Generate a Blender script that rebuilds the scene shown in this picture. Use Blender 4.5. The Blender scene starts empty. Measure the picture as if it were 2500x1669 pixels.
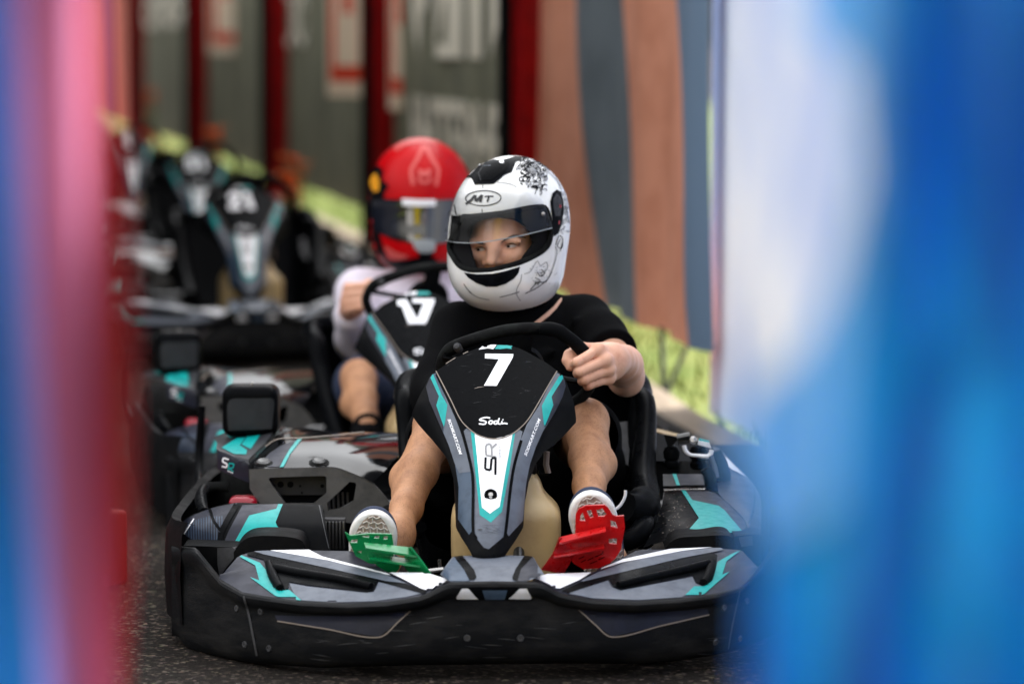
import bpy, bmesh, math, random
import numpy as np
from mathutils import Vector, Matrix, geometry
from mathutils.bvhtree import BVHTree

random.seed(7)
rng = np.random.default_rng(7)
SC = bpy.context.scene
COL = SC.collection
R = math.radians

# ------------------------------------------------------------------ camera, sky, sun, exposure
CAM_H, CAM_PITCH, LENS = 1.19, 4.48, 135.0
FOCUS, FSTOP = 7.62, 2.4
SUN_EL, SUN_AZ = 38.0, 62.0          # azimuth measured from +Y (away from the camera) towards +X
SUN_STRENGTH, SKY_STRENGTH, EXPOSURE = 2.0, 0.15, 2.0

cam_d = bpy.data.cameras.new('camera')
cam_d.lens, cam_d.sensor_width = LENS, 36.0
cam_d.clip_start, cam_d.clip_end = 0.1, 2000
cam_d.dof.use_dof = True
cam_d.dof.focus_distance = FOCUS
cam_d.dof.aperture_fstop = FSTOP
cam_o = bpy.data.objects.new('camera', cam_d)
COL.objects.link(cam_o)
cam_o.location = (0, 0, CAM_H)
cam_o.rotation_euler = (R(90 - CAM_PITCH), 0, 0)
SC.camera = cam_o

world = bpy.data.worlds.new('World')
SC.world = world
world.use_nodes = True
wn, wl = world.node_tree.nodes, world.node_tree.links
bg = wn['Background']
sky = wn.new('ShaderNodeTexSky')
sky.sky_type = 'NISHITA'
sky.sun_disc = False
sky.sun_elevation = R(SUN_EL)
sky.sun_rotation = R(SUN_AZ)
sky.dust_density = 3.0
hs = wn.new('ShaderNodeHueSaturation')
hs.inputs['Saturation'].default_value = 0.08
wl.new(sky.outputs[0], hs.inputs['Color'])
# lowest part of the sky dimmed, as if by trees, to darken upright faces
tcw = wn.new('ShaderNodeTexCoord')
sxyz = wn.new('ShaderNodeSeparateXYZ')
wl.new(tcw.outputs['Generated'], sxyz.inputs[0])
mrw = wn.new('ShaderNodeMapRange')
mrw.interpolation_type = 'SMOOTHSTEP'
for k_, v_ in (('From Min', 0.02), ('From Max', 0.72), ('To Min', 0.13), ('To Max', 1.75)):
    mrw.inputs[k_].default_value = v_
wl.new(sxyz.outputs['Z'], mrw.inputs['Value'])
mxw = wn.new('ShaderNodeMix')
mxw.data_type = 'RGBA'
mxw.blend_type = 'MULTIPLY'
mxw.inputs['Factor'].default_value = 1.0
wl.new(hs.outputs[0], mxw.inputs['A'])
wl.new(mrw.outputs[0], mxw.inputs['B'])
wl.new(mxw.outputs['Result'], bg.inputs['Color'])
bg.inputs['Strength'].default_value = SKY_STRENGTH

sun_d = bpy.data.lights.new('sun', 'SUN')
sun_d.energy = SUN_STRENGTH
sun_d.angle = R(0.6)
sun_d.color = (1.0, 0.94, 0.84)
sun_o = bpy.data.objects.new('sun', sun_d)
COL.objects.link(sun_o)
_to = Vector((math.sin(R(SUN_AZ)) * math.cos(R(SUN_EL)), math.cos(R(SUN_AZ)) * math.cos(R(SUN_EL)), math.sin(R(SUN_EL))))
sun_o.rotation_euler = _to.to_track_quat('Z', 'Y').to_euler()
sun_o.location = _to * 30

SC.view_settings.view_transform = 'Standard'
SC.view_settings.look = 'None'
SC.view_settings.exposure = EXPOSURE
SC.view_settings.gamma = 1.0
SC.cycles.use_denoising = True
SC.cycles.max_bounces = 8
SC.cycles.transparent_max_bounces = 12
SC.cycles.caustics_reflective = False
SC.cycles.caustics_refractive = False

# ------------------------------------------------------------------ measuring: photo pixel + depth -> point
CAM = Vector((0, 0, CAM_H))
_rx = Matrix.Rotation(R(90 - CAM_PITCH), 3, 'X')
PXM = 36.0 / LENS / 2500.0

def ray(px, py):
    return _rx @ Vector(((px - 1250) * PXM, -(py - 834.5) * PXM, -1.0))

def at(px, py, Y):
    d = ray(px, py)
    return CAM + d * (Y / d.y)

def px_of(p):
    v = _rx.transposed() @ (Vector(p) - CAM)
    return (1250 - v.x / v.z / PXM, 834.5 + v.y / v.z / PXM)

CROPS = dict(c1=(1000, 340, 3.408), c2=(950, 720, 2.703), c3=(400, 1200, 3.132), c4=(1050, 1200, 2.7635),
             c5=(350, 900, 3.3557), c6=(780, 320, 3.5625), c8=(1350, 900, 3.1364), d2=(950, 0, 1.4929),
             d5=(800, 1150, 2.936), d6=(780, 620, 3.6475), f=(1000, 800, 2.7024), g=(1050, 760, 4.271),
             r=(1480, 1000, 4.481), d=(0, 0, 0.9396))

def C(k, pts):
    x0, y0, s = CROPS[k]
    if isinstance(pts[0], (int, float)):
        return (x0 + pts[0] / s, y0 + pts[1] / s)
    return [(x0 + p[0] / s, y0 + p[1] / s) for p in pts]

def S(Y):
    return Y * PXM

# ------------------------------------------------------------------ materials
def lin(r, g, b):
    f = lambda c: (c / 255 / 12.92) if c / 255 <= 0.04045 else ((c / 255 + 0.055) / 1.055) ** 2.4
    return (f(r), f(g), f(b), 1.0)

def mat(name, col, rough=0.5, metal=0.0, spec=0.5, col2=None, scale=20.0, lo=0.45, hi=0.65, bump=0.0, bscale=200.0,
        coat=0.0, sss=0.0, rvar=0.0, stretch=None, transmission=0.0, detail=6.0):
    m = bpy.data.materials.new(name)
    m.use_nodes = True
    n, l = m.node_tree.nodes, m.node_tree.links
    b = n['Principled BSDF']
    b.inputs['Base Color'].default_value = col
    b.inputs['Roughness'].default_value = rough
    b.inputs['Metallic'].default_value = metal
    b.inputs['Specular IOR Level'].default_value = spec
    b.inputs['Coat Weight'].default_value = coat
    b.inputs['Coat Roughness'].default_value = 0.1
    if sss:
        b.inputs['Subsurface Weight'].default_value = sss
        b.inputs['Subsurface Radius'].default_value = (0.012, 0.005, 0.003)
        b.inputs['Subsurface Scale'].default_value = 1.0
    if transmission:
        b.inputs['Transmission Weight'].default_value = transmission
    tc = n.new('ShaderNodeTexCoord')
    src = tc.outputs['Object']
    if stretch:
        mp = n.new('ShaderNodeMapping')
        mp.inputs['Scale'].default_value = stretch
        l.new(src, mp.inputs['Vector'])
        src = mp.outputs[0]
    if col2 is not None or rvar:
        nz = n.new('ShaderNodeTexNoise')
        nz.inputs['Scale'].default_value = scale
        nz.inputs['Detail'].default_value = detail
        nz.inputs['Roughness'].default_value = 0.65
        l.new(src, nz.inputs['Vector'])
        rp = n.new('ShaderNodeMapRange')
        rp.inputs['From Min'].default_value = lo
        rp.inputs['From Max'].default_value = hi
        l.new(nz.outputs['Fac'], rp.inputs['Value'])
        if col2 is not None:
            mx = n.new('ShaderNodeMix')
            mx.data_type = 'RGBA'
            mx.inputs['A'].default_value = col
            mx.inputs['B'].default_value = col2
            l.new(rp.outputs[0], mx.inputs['Factor'])
            l.new(mx.outputs['Result'], b.inputs['Base Color'])
        if rvar:
            r2 = n.new('ShaderNodeMapRange')
            r2.inputs['From Min'].default_value = 0.35
            r2.inputs['From Max'].default_value = 0.7
            r2.inputs['To Min'].default_value = max(0.03, rough - rvar)
            r2.inputs['To Max'].default_value = rough + rvar
            l.new(nz.outputs['Fac'], r2.inputs['Value'])
            l.new(r2.outputs[0], b.inputs['Roughness'])
    if bump:
        nb = n.new('ShaderNodeTexNoise')
        nb.inputs['Scale'].default_value = bscale
        nb.inputs['Detail'].default_value = 4
        l.new(src, nb.inputs['Vector'])
        bp = n.new('ShaderNodeBump')
        bp.inputs['Strength'].default_value = bump
        bp.inputs['Distance'].default_value = 0.002
        l.new(nb.outputs['Fac'], bp.inputs['Height'])
        l.new(bp.outputs[0], b.inputs['Normal'])
    return m

def add_hair(m, amount=0.5):
    """fine short dark hairs and freckles over a skin material"""
    n, l = m.node_tree.nodes, m.node_tree.links
    b = n['Principled BSDF']
    src = b.inputs['Base Color'].links[0].from_socket
    tc = n.new('ShaderNodeTexCoord')
    mp = n.new('ShaderNodeMapping')
    mp.inputs['Scale'].default_value = (520, 520, 75)
    mp.inputs['Rotation'].default_value = (0.2, 0.35, 0.0)
    l.new(tc.outputs['Object'], mp.inputs['Vector'])
    nz = n.new('ShaderNodeTexNoise')
    nz.inputs['Scale'].default_value = 1.0
    nz.inputs['Detail'].default_value = 2
    l.new(mp.outputs[0], nz.inputs['Vector'])
    n2 = n.new('ShaderNodeTexNoise')
    n2.inputs['Scale'].default_value = 14
    l.new(tc.outputs['Object'], n2.inputs['Vector'])
    r = n.new('ShaderNodeMapRange')
    r.inputs['From Min'].default_value, r.inputs['From Max'].default_value = 0.56, 0.72
    l.new(nz.outputs['Fac'], r.inputs['Value'])
    ml = n.new('ShaderNodeMath')
    ml.operation = 'MULTIPLY'
    l.new(r.outputs[0], ml.inputs[0])
    l.new(n2.outputs['Fac'], ml.inputs[1])
    m3 = n.new('ShaderNodeMath')
    m3.operation = 'MULTIPLY'
    m3.inputs[1].default_value = amount * 2
    m3.use_clamp = True
    l.new(ml.outputs[0], m3.inputs[0])
    mx = n.new('ShaderNodeMix')
    mx.data_type = 'RGBA'
    l.new(src, mx.inputs['A'])
    mx.inputs['B'].default_value = (0.10, 0.045, 0.022, 1)
    l.new(m3.outputs[0], mx.inputs['Factor'])
    l.new(mx.outputs['Result'], b.inputs['Base Color'])

def glass(name, tint, gloss=0.12, rough=0.03):
    m = bpy.data.materials.new(name)
    m.use_nodes = True
    n, l = m.node_tree.nodes, m.node_tree.links
    for x in list(n):
        if x.type != 'OUTPUT_MATERIAL':
            n.remove(x)
    out = [x for x in n if x.type == 'OUTPUT_MATERIAL'][0]
    t = n.new('ShaderNodeBsdfTransparent')
    t.inputs[0].default_value = tint
    g = n.new('ShaderNodeBsdfGlossy')
    g.inputs['Roughness'].default_value = rough
    lw = n.new('ShaderNodeFresnel')
    lw.inputs['IOR'].default_value = 1.36
    ad = n.new('ShaderNodeMath')
    ad.operation = 'ADD'
    ad.inputs[1].default_value = gloss
    mx = n.new('ShaderNodeMixShader')
    l.new(lw.outputs[0], ad.inputs[0])
    l.new(ad.outputs[0], mx.inputs[0])
    l.new(t.outputs[0], mx.inputs[1])
    l.new(g.outputs[0], mx.inputs[2])
    l.new(mx.outputs[0], out.inputs[0])
    return m

BK = (0.012, 0.0125, 0.014, 1)
M = dict(
    black=mat('black_plastic', (0.004, 0.0044, 0.0052, 1), 0.5, spec=0.02, col2=(0.008, 0.008, 0.0082, 1), scale=9, rvar=0.12, bump=0.25, bscale=500),
    gloss=mat('black_gloss', (0.003, 0.0033, 0.004, 1), 0.33, spec=0.018, col2=(0.005, 0.0078, 0.0075, 1), scale=30, lo=0.6, hi=0.8, rvar=0.1),
    bumper=mat('scuffed_bumper', (0.007, 0.0075, 0.0085, 1), 0.55, spec=0.04, col2=(0.025, 0.024, 0.0235, 1), scale=6, lo=0.46, hi=0.74,
               stretch=(1, 1, 3.2), rvar=0.12, bump=0.35, bscale=160, detail=9),
    lacquer=mat('engine_cover_lacquer', (0.003, 0.0033, 0.004, 1), 0.08, spec=0.16, col2=(0.008, 0.0075, 0.007, 1), scale=30, lo=0.55, hi=0.8),
    rubber=mat('rubber', (0.006, 0.006, 0.0065, 1), 0.7, spec=0.05, col2=(0.012, 0.0135, 0.013, 1), scale=40),
    grey=mat('grey_film', lin(88, 94, 105), 0.45, spec=0.25, col2=lin(79, 84, 94), scale=25, rvar=0.1),
    greyblue=mat('blue_grey_film', lin(58, 74, 93), 0.45, spec=0.25, col2=lin(50, 62, 78), scale=25, rvar=0.1),
    slate=mat('slate_film', lin(31, 33, 46), 0.45, spec=0.2, col2=lin(26, 28, 38), scale=25, rvar=0.1),
    teal=mat('teal_film', lin(0, 150, 147), 0.4, spec=0.25, col2=lin(4, 140, 138), scale=60, rvar=0.08),
    white=mat('white_film', lin(232, 232, 236), 0.35, col2=lin(214, 214, 218), scale=40, lo=0.5, hi=0.75),
    line=mat('worn_edge', lin(120, 108, 98), 0.6),
    ltgrey=mat('light_grey_print', lin(140, 146, 150), 0.5),
    coverp=mat('cover_plate_plastic', lin(92, 91, 90), 0.5, spec=0.25, col2=lin(70, 70, 70), scale=14, rvar=0.1, bump=0.2, bscale=400),
    boxp=mat('box_plate_plastic', lin(46, 47, 50), 0.5, spec=0.12, col2=lin(39, 40, 43), scale=20, bump=0.2, bscale=300),
    panel=mat('grey_plastic', lin(62, 62, 64), 0.5, spec=0.3, col2=lin(50, 50, 52), scale=30, rvar=0.1, bump=0.2, bscale=400),
    dkpanel=mat('dark_grey_plastic', lin(38, 39, 43), 0.5, spec=0.25, col2=lin(32, 33, 36), scale=30, bump=0.2, bscale=400),
    chrome=mat('worn_metal', (0.34, 0.33, 0.32, 1), 0.32, metal=1.0, rvar=0.1, scale=60),
    steel=mat('dark_steel', (0.10, 0.10, 0.10, 1), 0.4, metal=1.0),
    beige=mat('tank_plastic', lin(188, 162, 116), 0.4, sss=0.0, col2=lin(168, 142, 100), scale=7, rvar=0.06),
    red=mat('red_paint', lin(190, 14, 18), 0.34, col2=lin(150, 10, 14), scale=45, lo=0.5, hi=0.75, rvar=0.1),
    green=mat('green_paint', lin(0, 122, 66), 0.36, col2=lin(0, 96, 54), scale=45, lo=0.5, hi=0.75, rvar=0.1),
    lamp=mat('red_lens', lin(136, 4, 30), 0.2),
    skin=mat('skin', lin(222, 170, 144), 0.45, sss=0.12, col2=lin(204, 146, 118), scale=28, lo=0.45, hi=0.75, spec=0.35, bump=0.12, bscale=380),
    skinleg=mat('skin_leg', lin(190, 140, 104), 0.55, sss=0.05, col2=lin(148, 103, 77), scale=26, lo=0.4, hi=0.75, spec=0.25, stretch=(1, 1, 0.5), bump=0.25, bscale=420),
    cloth=mat('black_cotton', (0.003, 0.0031, 0.0036, 1), 0.95, spec=0.05, bump=0.3, bscale=700),
    navy=mat('navy_canvas', lin(28, 40, 66), 0.85, bump=0.4, bscale=600),
    sole=mat('white_rubber', lin(226, 224, 220), 0.6, col2=lin(205, 200, 192), scale=30),
    ltsole=mat('tread_base', lin(196, 188, 180), 0.75),
    tread=mat('worn_tread', lin(150, 132, 120), 0.8, col2=lin(176, 160, 148), scale=90),
    shellw=mat('white_lacquer', lin(236, 236, 234), 0.14, coat=0.6, col2=lin(226, 226, 226), scale=12),
    ink=mat('black_ink', (0.004, 0.0045, 0.006, 1), 0.35, spec=0.02),
    inkgrey=mat('grey_ink', lin(128, 128, 130), 0.35),
    lining=mat('helmet_lining', (0.008, 0.008, 0.009, 1), 0.95, spec=0.1),
    visor=glass('clear_visor', (0.95, 0.955, 0.96, 1), 0.01, 0.02),
    redlac=mat('red_lacquer', lin(178, 0, 8), 0.35, coat=0.0, spec=0.14, col2=lin(160, 0, 8), scale=10),
    redpale=mat('pale_red_print', lin(200, 84, 80), 0.4, spec=0.2),
    visorm=mat('mirror_visor', (0.14, 0.135, 0.125, 1), 0.05, metal=1.0),
    visord=mat('dark_visor', (0.01, 0.012, 0.02, 1), 0.08, coat=0.5),
    shirtw=mat('white_shirt', lin(222, 214, 226), 0.9, spec=0.15),
    lips=mat('hair_dark', (0.02, 0.013, 0.009, 1), 0.7),
    eyew=mat('eye_white', lin(205, 195, 190), 0.25),
    iris=mat('iris_brown', (0.025, 0.014, 0.008, 1), 0.15),
    band=mat('wrist_band', lin(205, 60, 70), 0.6),
    orange=mat('orange_petal', lin(255, 140, 48), 0.6),
    amber=mat('amber_print', lin(225, 150, 20), 0.45),
)

add_hair(M['skinleg'], 0.6)

# ------------------------------------------------------------------ mesh collector
class P:
    def __init__(s):
        s.v, s.f, s.m, s.mats = [], [], [], []

    def mi(s, m):
        if m not in s.mats:
            s.mats.append(m)
        return s.mats.index(m)

    def add(s, vs, fs, m):
        o, k = len(s.v), s.mi(m)
        s.v += [Vector(v) for v in vs]
        for f in fs:
            s.f.append(tuple(i + o for i in f))
            s.m.append(k)

    def grid(s, rows, m, thick=None, close=False):
        nr, nc = len(rows), len(rows[0])
        vs = [v for r in rows for v in r]
        fs = []
        cc = nc if close else nc - 1
        for i in range(nr - 1):
            for j in range(cc):
                a, b = i * nc + j, i * nc + (j + 1) % nc
                fs.append((a, b, b + nc, a + nc))
        if thick is not None:
            t = Vector(thick)
            n0 = len(vs)
            vs = vs + [Vector(v) + t for v in vs]
            fs = fs + [tuple(reversed([i + n0 for i in f])) for f in fs]
            bd = [j for j in range(nc)] + [i * nc + nc - 1 for i in range(1, nr)] + \
                 [(nr - 1) * nc + j for j in range(nc - 2, -1, -1)] + [i * nc for i in range(nr - 2, 0, -1)]
            for q in range(len(bd)):
                a, b = bd[q], bd[(q + 1) % len(bd)]
                fs.append((b, a, a + n0, b + n0))
        s.add(vs, fs, m)

    def tube(s, path, r, m, n=10, caps=True, flat=None, steps=1):
        path = [Vector(p) for p in path]
        if steps > 1:
            path = smooth_path(path, (len(path) - 1) * steps + 1)
        k = len(path)
        rs = r if isinstance(r, (list, tuple)) else [r] * k
        if len(rs) != k:
            rs = list(np.interp(np.linspace(0, 1, k), np.linspace(0, 1, len(rs)), rs))
        t0 = (path[1] - path[0]).normalized()
        up = Vector((0, 0, 1)) if abs(t0.z) < 0.9 else Vector((0, 1, 0))
        nx = t0.cross(up).normalized()
        rows = []
        for i in range(k):
            t = (path[min(i + 1, k - 1)] - path[max(i - 1, 0)]).normalized()
            nx = (nx - t * nx.dot(t)).normalized()
            ny = t.cross(nx)
            fy = flat if flat else 1.0
            rows.append([path[i] + (nx * math.cos(a) + ny * math.sin(a) * fy) * rs[i] for a in [2 * math.pi * j / n for j in range(n)]])
        o = len(s.v)
        s.grid(rows, m, close=True)
        if caps:
            kk = s.mi(m)
            s.f.append(tuple(o + j for j in range(n))[::-1])
            s.m.append(kk)
            s.f.append(tuple(o + (k - 1) * n + j for j in range(n)))
            s.m.append(kk)

    def ring(s, path, r, m, n=10, flat=None):
        path = [Vector(p) for p in path]
        k = len(path)
        rows = []
        rs = r if isinstance(r, (list, tuple)) else [r] * k
        c = sum(path, Vector()) / k
        for i in range(k):
            t = (path[(i + 1) % k] - path[i - 1]).normalized()
            nx = (path[i] - c)
            nx = (nx - t * nx.dot(t)).normalized()
            ny = t.cross(nx)
            rows.append([path[i] + (nx * math.cos(a) + ny * math.sin(a) * (flat or 1)) * rs[i] for a in [2 * math.pi * j / n for j in range(n)]])
        rows.append(rows[0])
        s.grid(rows, m, close=True)

    def box(s, lo, hi, m, bev=0.0, rot=None, cen=None):
        bm = bmesh.new()
        bmesh.ops.create_cube(bm, size=1)
        lo, hi = Vector(lo), Vector(hi)
        c, d = (lo + hi) / 2, hi - lo
        for v in bm.verts:
            v.co = Vector((v.co.x * d.x, v.co.y * d.y, v.co.z * d.z))
        if bev:
            bmesh.ops.bevel(bm, geom=list(bm.edges), offset=bev, segments=3, profile=0.5, affect='EDGES')
        for v in bm.verts:
            v.co = (rot @ v.co if rot else v.co) + c
        s.bm(bm, m)

    def bm(s, bm, m):
        bm.verts.index_update()
        s.add([v.co.copy() for v in bm.verts], [[v.index for v in f.verts] for f in bm.faces], m)
        bm.free()

    def lathe(s, c, axis, prof, m, n=20):
        axis = Vector(axis).normalized()
        u = axis.orthogonal().normalized()
        w = axis.cross(u)
        rows = [[Vector(c) + axis * h + (u * math.cos(a) + w * math.sin(a)) * max(r, 1e-5) for a in [2 * math.pi * j / n for j in range(n)]] for r, h in prof]
        s.grid(rows, m, close=True)

    def prism(s, outer, m, depth, holes=(), mside=None):
        """outer/holes: lists of world points (nearly planar); thickness along vector depth"""
        loops = [[Vector(p) for p in outer]] + [[Vector(p) for p in h] for h in holes]
        flat = [p for lp in loops for p in lp]
        tris = geometry.tessellate_polygon(loops)
        n = len(flat)
        d = Vector(depth)
        fs = [tuple(t) for t in tris] + [tuple(i + n for i in reversed(t)) for t in tris]
        k = 0
        for lp in loops:
            c = len(lp)
            for i in range(c):
                a, b = k + i, k + (i + 1) % c
                fs.append((a, b, b + n, a + n))
            k += c
        s.add(flat + [p + d for p in flat], fs, m)

    def bvh(s):
        return BVHTree.FromPolygons(s.v, s.f)

    def make(s, name, parent=None, angle=38, label=None, origin=None):
        o = Vector(origin) if origin is not None else Vector()
        q = parent
        while q and origin is None:
            o += q.location
            q = q.parent
        me = bpy.data.meshes.new(name)
        me.from_pydata([v - o for v in s.v], [], s.f)
        for m in s.mats:
            me.materials.append(m)
        me.polygons.foreach_set('material_index', s.m)
        me.validate()
        bm = bmesh.new()
        bm.from_mesh(me)
        bmesh.ops.recalc_face_normals(bm, faces=bm.faces)
        bm.to_mesh(me)
        bm.free()
        me.shade_smooth()
        me.set_sharp_from_angle(angle=R(angle))
        ob = bpy.data.objects.new(name, me)
        COL.objects.link(ob)
        if parent:
            ob.parent = parent
        else:
            ob.location = o
        if label:
            ob['label'] = label
        return ob

def smooth_path(pts, n):
    pts = [Vector(p) for p in pts]
    k = len(pts)
    if k == 2:
        return [pts[0].lerp(pts[1], i / (n - 1)) for i in range(n)]
    seg = [0.0]
    for i in range(1, k):
        seg.append(seg[-1] + max((pts[i] - pts[i - 1]).length, 1e-6))
    out = []
    for q in range(n):
        t = seg[-1] * q / (n - 1)
        i = max(0, min(k - 2, int(np.searchsorted(seg, t, side='right')) - 1))
        u = (t - seg[i]) / (seg[i + 1] - seg[i])
        p0, p1, p2, p3 = pts[max(i - 1, 0)], pts[i], pts[i + 1], pts[min(i + 2, k - 1)]
        h = seg[i + 1] - seg[i]
        m1 = (p2 - p0) / max(seg[i + 1] - seg[max(i - 1, 0)], 1e-6) * h
        m2 = (p3 - p1) / max(seg[min(i + 2, k - 1)] - seg[i], 1e-6) * h
        u2, u3 = u * u, u * u * u
        out.append(p1 * (2 * u3 - 3 * u2 + 1) + m1 * (u3 - 2 * u2 + u) + p2 * (-2 * u3 + 3 * u2) + m2 * (u3 - u2))
    return out

def lin_path(pts, n):
    pts = [Vector(p) for p in pts]
    seg = [0.0]
    for i in range(1, len(pts)):
        seg.append(seg[-1] + (pts[i] - pts[i - 1]).length)
    return [Vector([float(np.interp(seg[-1] * q / (n - 1), seg, [p[c] for p in pts])) for c in range(3)]) for q in range(n)]

def loft(part, curves, m, n=40, k=8, thick=None, hard=False):
    fn = lin_path if hard else smooth_path
    cs = [fn(c, n) for c in curves]
    cols = [smooth_path([c[i] for c in cs], k * (len(cs) - 1) + 1) for i in range(n)]
    rows = [[cols[i][j] for i in range(n)] for j in range(len(cols[0]))]
    part.grid(rows, m, thick)

# ------------------------------------------------------------------ printed film on a surface
def inside(poly, x, y):
    c = False
    j = len(poly) - 1
    for i in range(len(poly)):
        xi, yi = poly[i]
        xj, yj = poly[j]
        if (yi > y) != (yj > y) and x < (xj - xi) * (y - yi) / (yj - yi) + xi:
            c = not c
        j = i
    return c

def decal(part, bvh, poly, m, off=0.001, step=9.0):
    bd = []
    for i in range(len(poly)):
        a, b = poly[i], poly[(i + 1) % len(poly)]
        L = math.hypot(b[0] - a[0], b[1] - a[1])
        k = max(1, int(L / step))
        for q in range(k):
            bd.append((a[0] + (b[0] - a[0]) * q / k, a[1] + (b[1] - a[1]) * q / k))
    pts = [Vector(p) for p in bd]
    x0, x1 = min(p[0] for p in bd), max(p[0] for p in bd)
    y0, y1 = min(p[1] for p in bd), max(p[1] for p in bd)
    x = x0 + step / 2
    while x < x1:
        y = y0 + step / 2
        while y < y1:
            if inside(bd, x, y):
                pts.append(Vector((x, y)))
            y += step
        x += step
    r = geometry.delaunay_2d_cdt(pts, [], [list(range(len(bd)))], 1, 1e-3)
    stick(part, bvh, [(v.x, v.y) for v in r[0]], r[2], m, off)

def stick(part, bvh, pts, tris, m, off):
    w, ok = [], []
    for x, y in pts:
        d = ray(x, y).normalized()
        loc, nor, idx, dist = bvh.ray_cast(CAM, d)
        if loc is None:
            w.append(None)
            continue
        if nor.dot(d) > 0:
            nor = -nor
        w.append(loc + nor * off)
    idx = {}
    vs, fs = [], []
    for t in tris:
        if any(w[i] is None for i in t):
            continue
        q = [w[i] for i in t]
        if max((q[0] - q[i]).length for i in range(1, len(q))) > 0.12:
            continue
        g = []
        for i in t:
            if i not in idx:
                idx[i] = len(vs)
                vs.append(w[i])
            g.append(idx[i])
        fs.append(tuple(g))
    part.add(vs, fs, m)

def stroke(part, bvh, path, width, m, off=0.0015, step=7.0, taper=False):
    """a printed line of the given width (photo px) along a path"""
    pts = [Vector((p[0], p[1], 0)) for p in path]
    L = sum((pts[i + 1] - pts[i]).length for i in range(len(pts) - 1))
    n = max(len(pts) * 2, int(L / step) + 2)
    pts = lin_path(pts, n) if len(pts) < 3 else smooth_path(pts, n)
    vs, fs = [], []
    for i in range(n):
        t = (pts[min(i + 1, n - 1)] - pts[max(i - 1, 0)])
        t = t / max(t.length, 1e-6)
        w = width / 2 * (1 - 0.8 * abs(2 * i / (n - 1) - 1) if taper else 1)
        vs += [(pts[i].x - t.y * w, pts[i].y + t.x * w), (pts[i].x + t.y * w, pts[i].y - t.x * w)]
        if i:
            fs.append((2 * i - 2, 2 * i - 1, 2 * i + 1, 2 * i))
    stick(part, bvh, vs, fs, m, off)

def hard_stroke(part, bvh, path, width, m, off=0.0015):
    for i in range(len(path) - 1):
        stroke(part, bvh, [path[i], path[i + 1]], width, m, off + 0.00005 * i)

def text_mesh(body, shear=0.0, bold=0.0, space=1.0):
    cu = bpy.data.curves.new('txt', 'FONT')
    cu.body = body
    cu.shear = shear
    cu.offset = bold
    cu.space_character = space
    cu.resolution_u = 3
    ob = bpy.data.objects.new('txt', cu)
    COL.objects.link(ob)
    bpy.context.view_layer.update()
    dg = bpy.context.evaluated_depsgraph_get()
    ev = ob.evaluated_get(dg)
    me = ev.to_mesh()
    vs = [(v.co.x, v.co.y) for v in me.vertices]
    fs = [tuple(p.vertices) for p in me.polygons]
    ev.to_mesh_clear()
    bpy.data.objects.remove(ob)
    bpy.data.curves.remove(cu)
    x0, x1 = min(v[0] for v in vs), max(v[0] for v in vs)
    y0, y1 = min(v[1] for v in vs), max(v[1] for v in vs)
    return [((x - x0) / (x1 - x0), (y - y0) / (y1 - y0)) for x, y in vs], fs

def text_on(part, bvh, body, a, b, h, m, off=0.0016, shear=0.2, bold=0.02):
    """writing whose baseline runs from photo px a to b, letters h px tall"""
    vs, fs = text_mesh(body, shear, bold)
    dx, dy = b[0] - a[0], b[1] - a[1]
    L = math.hypot(dx, dy)
    ux, uy = dy / L * h, -dx / L * h
    stick(part, bvh, [(a[0] + dx * u + ux * v, a[1] + dy * u + uy * v) for u, v in vs], fs, m, off)

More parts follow.
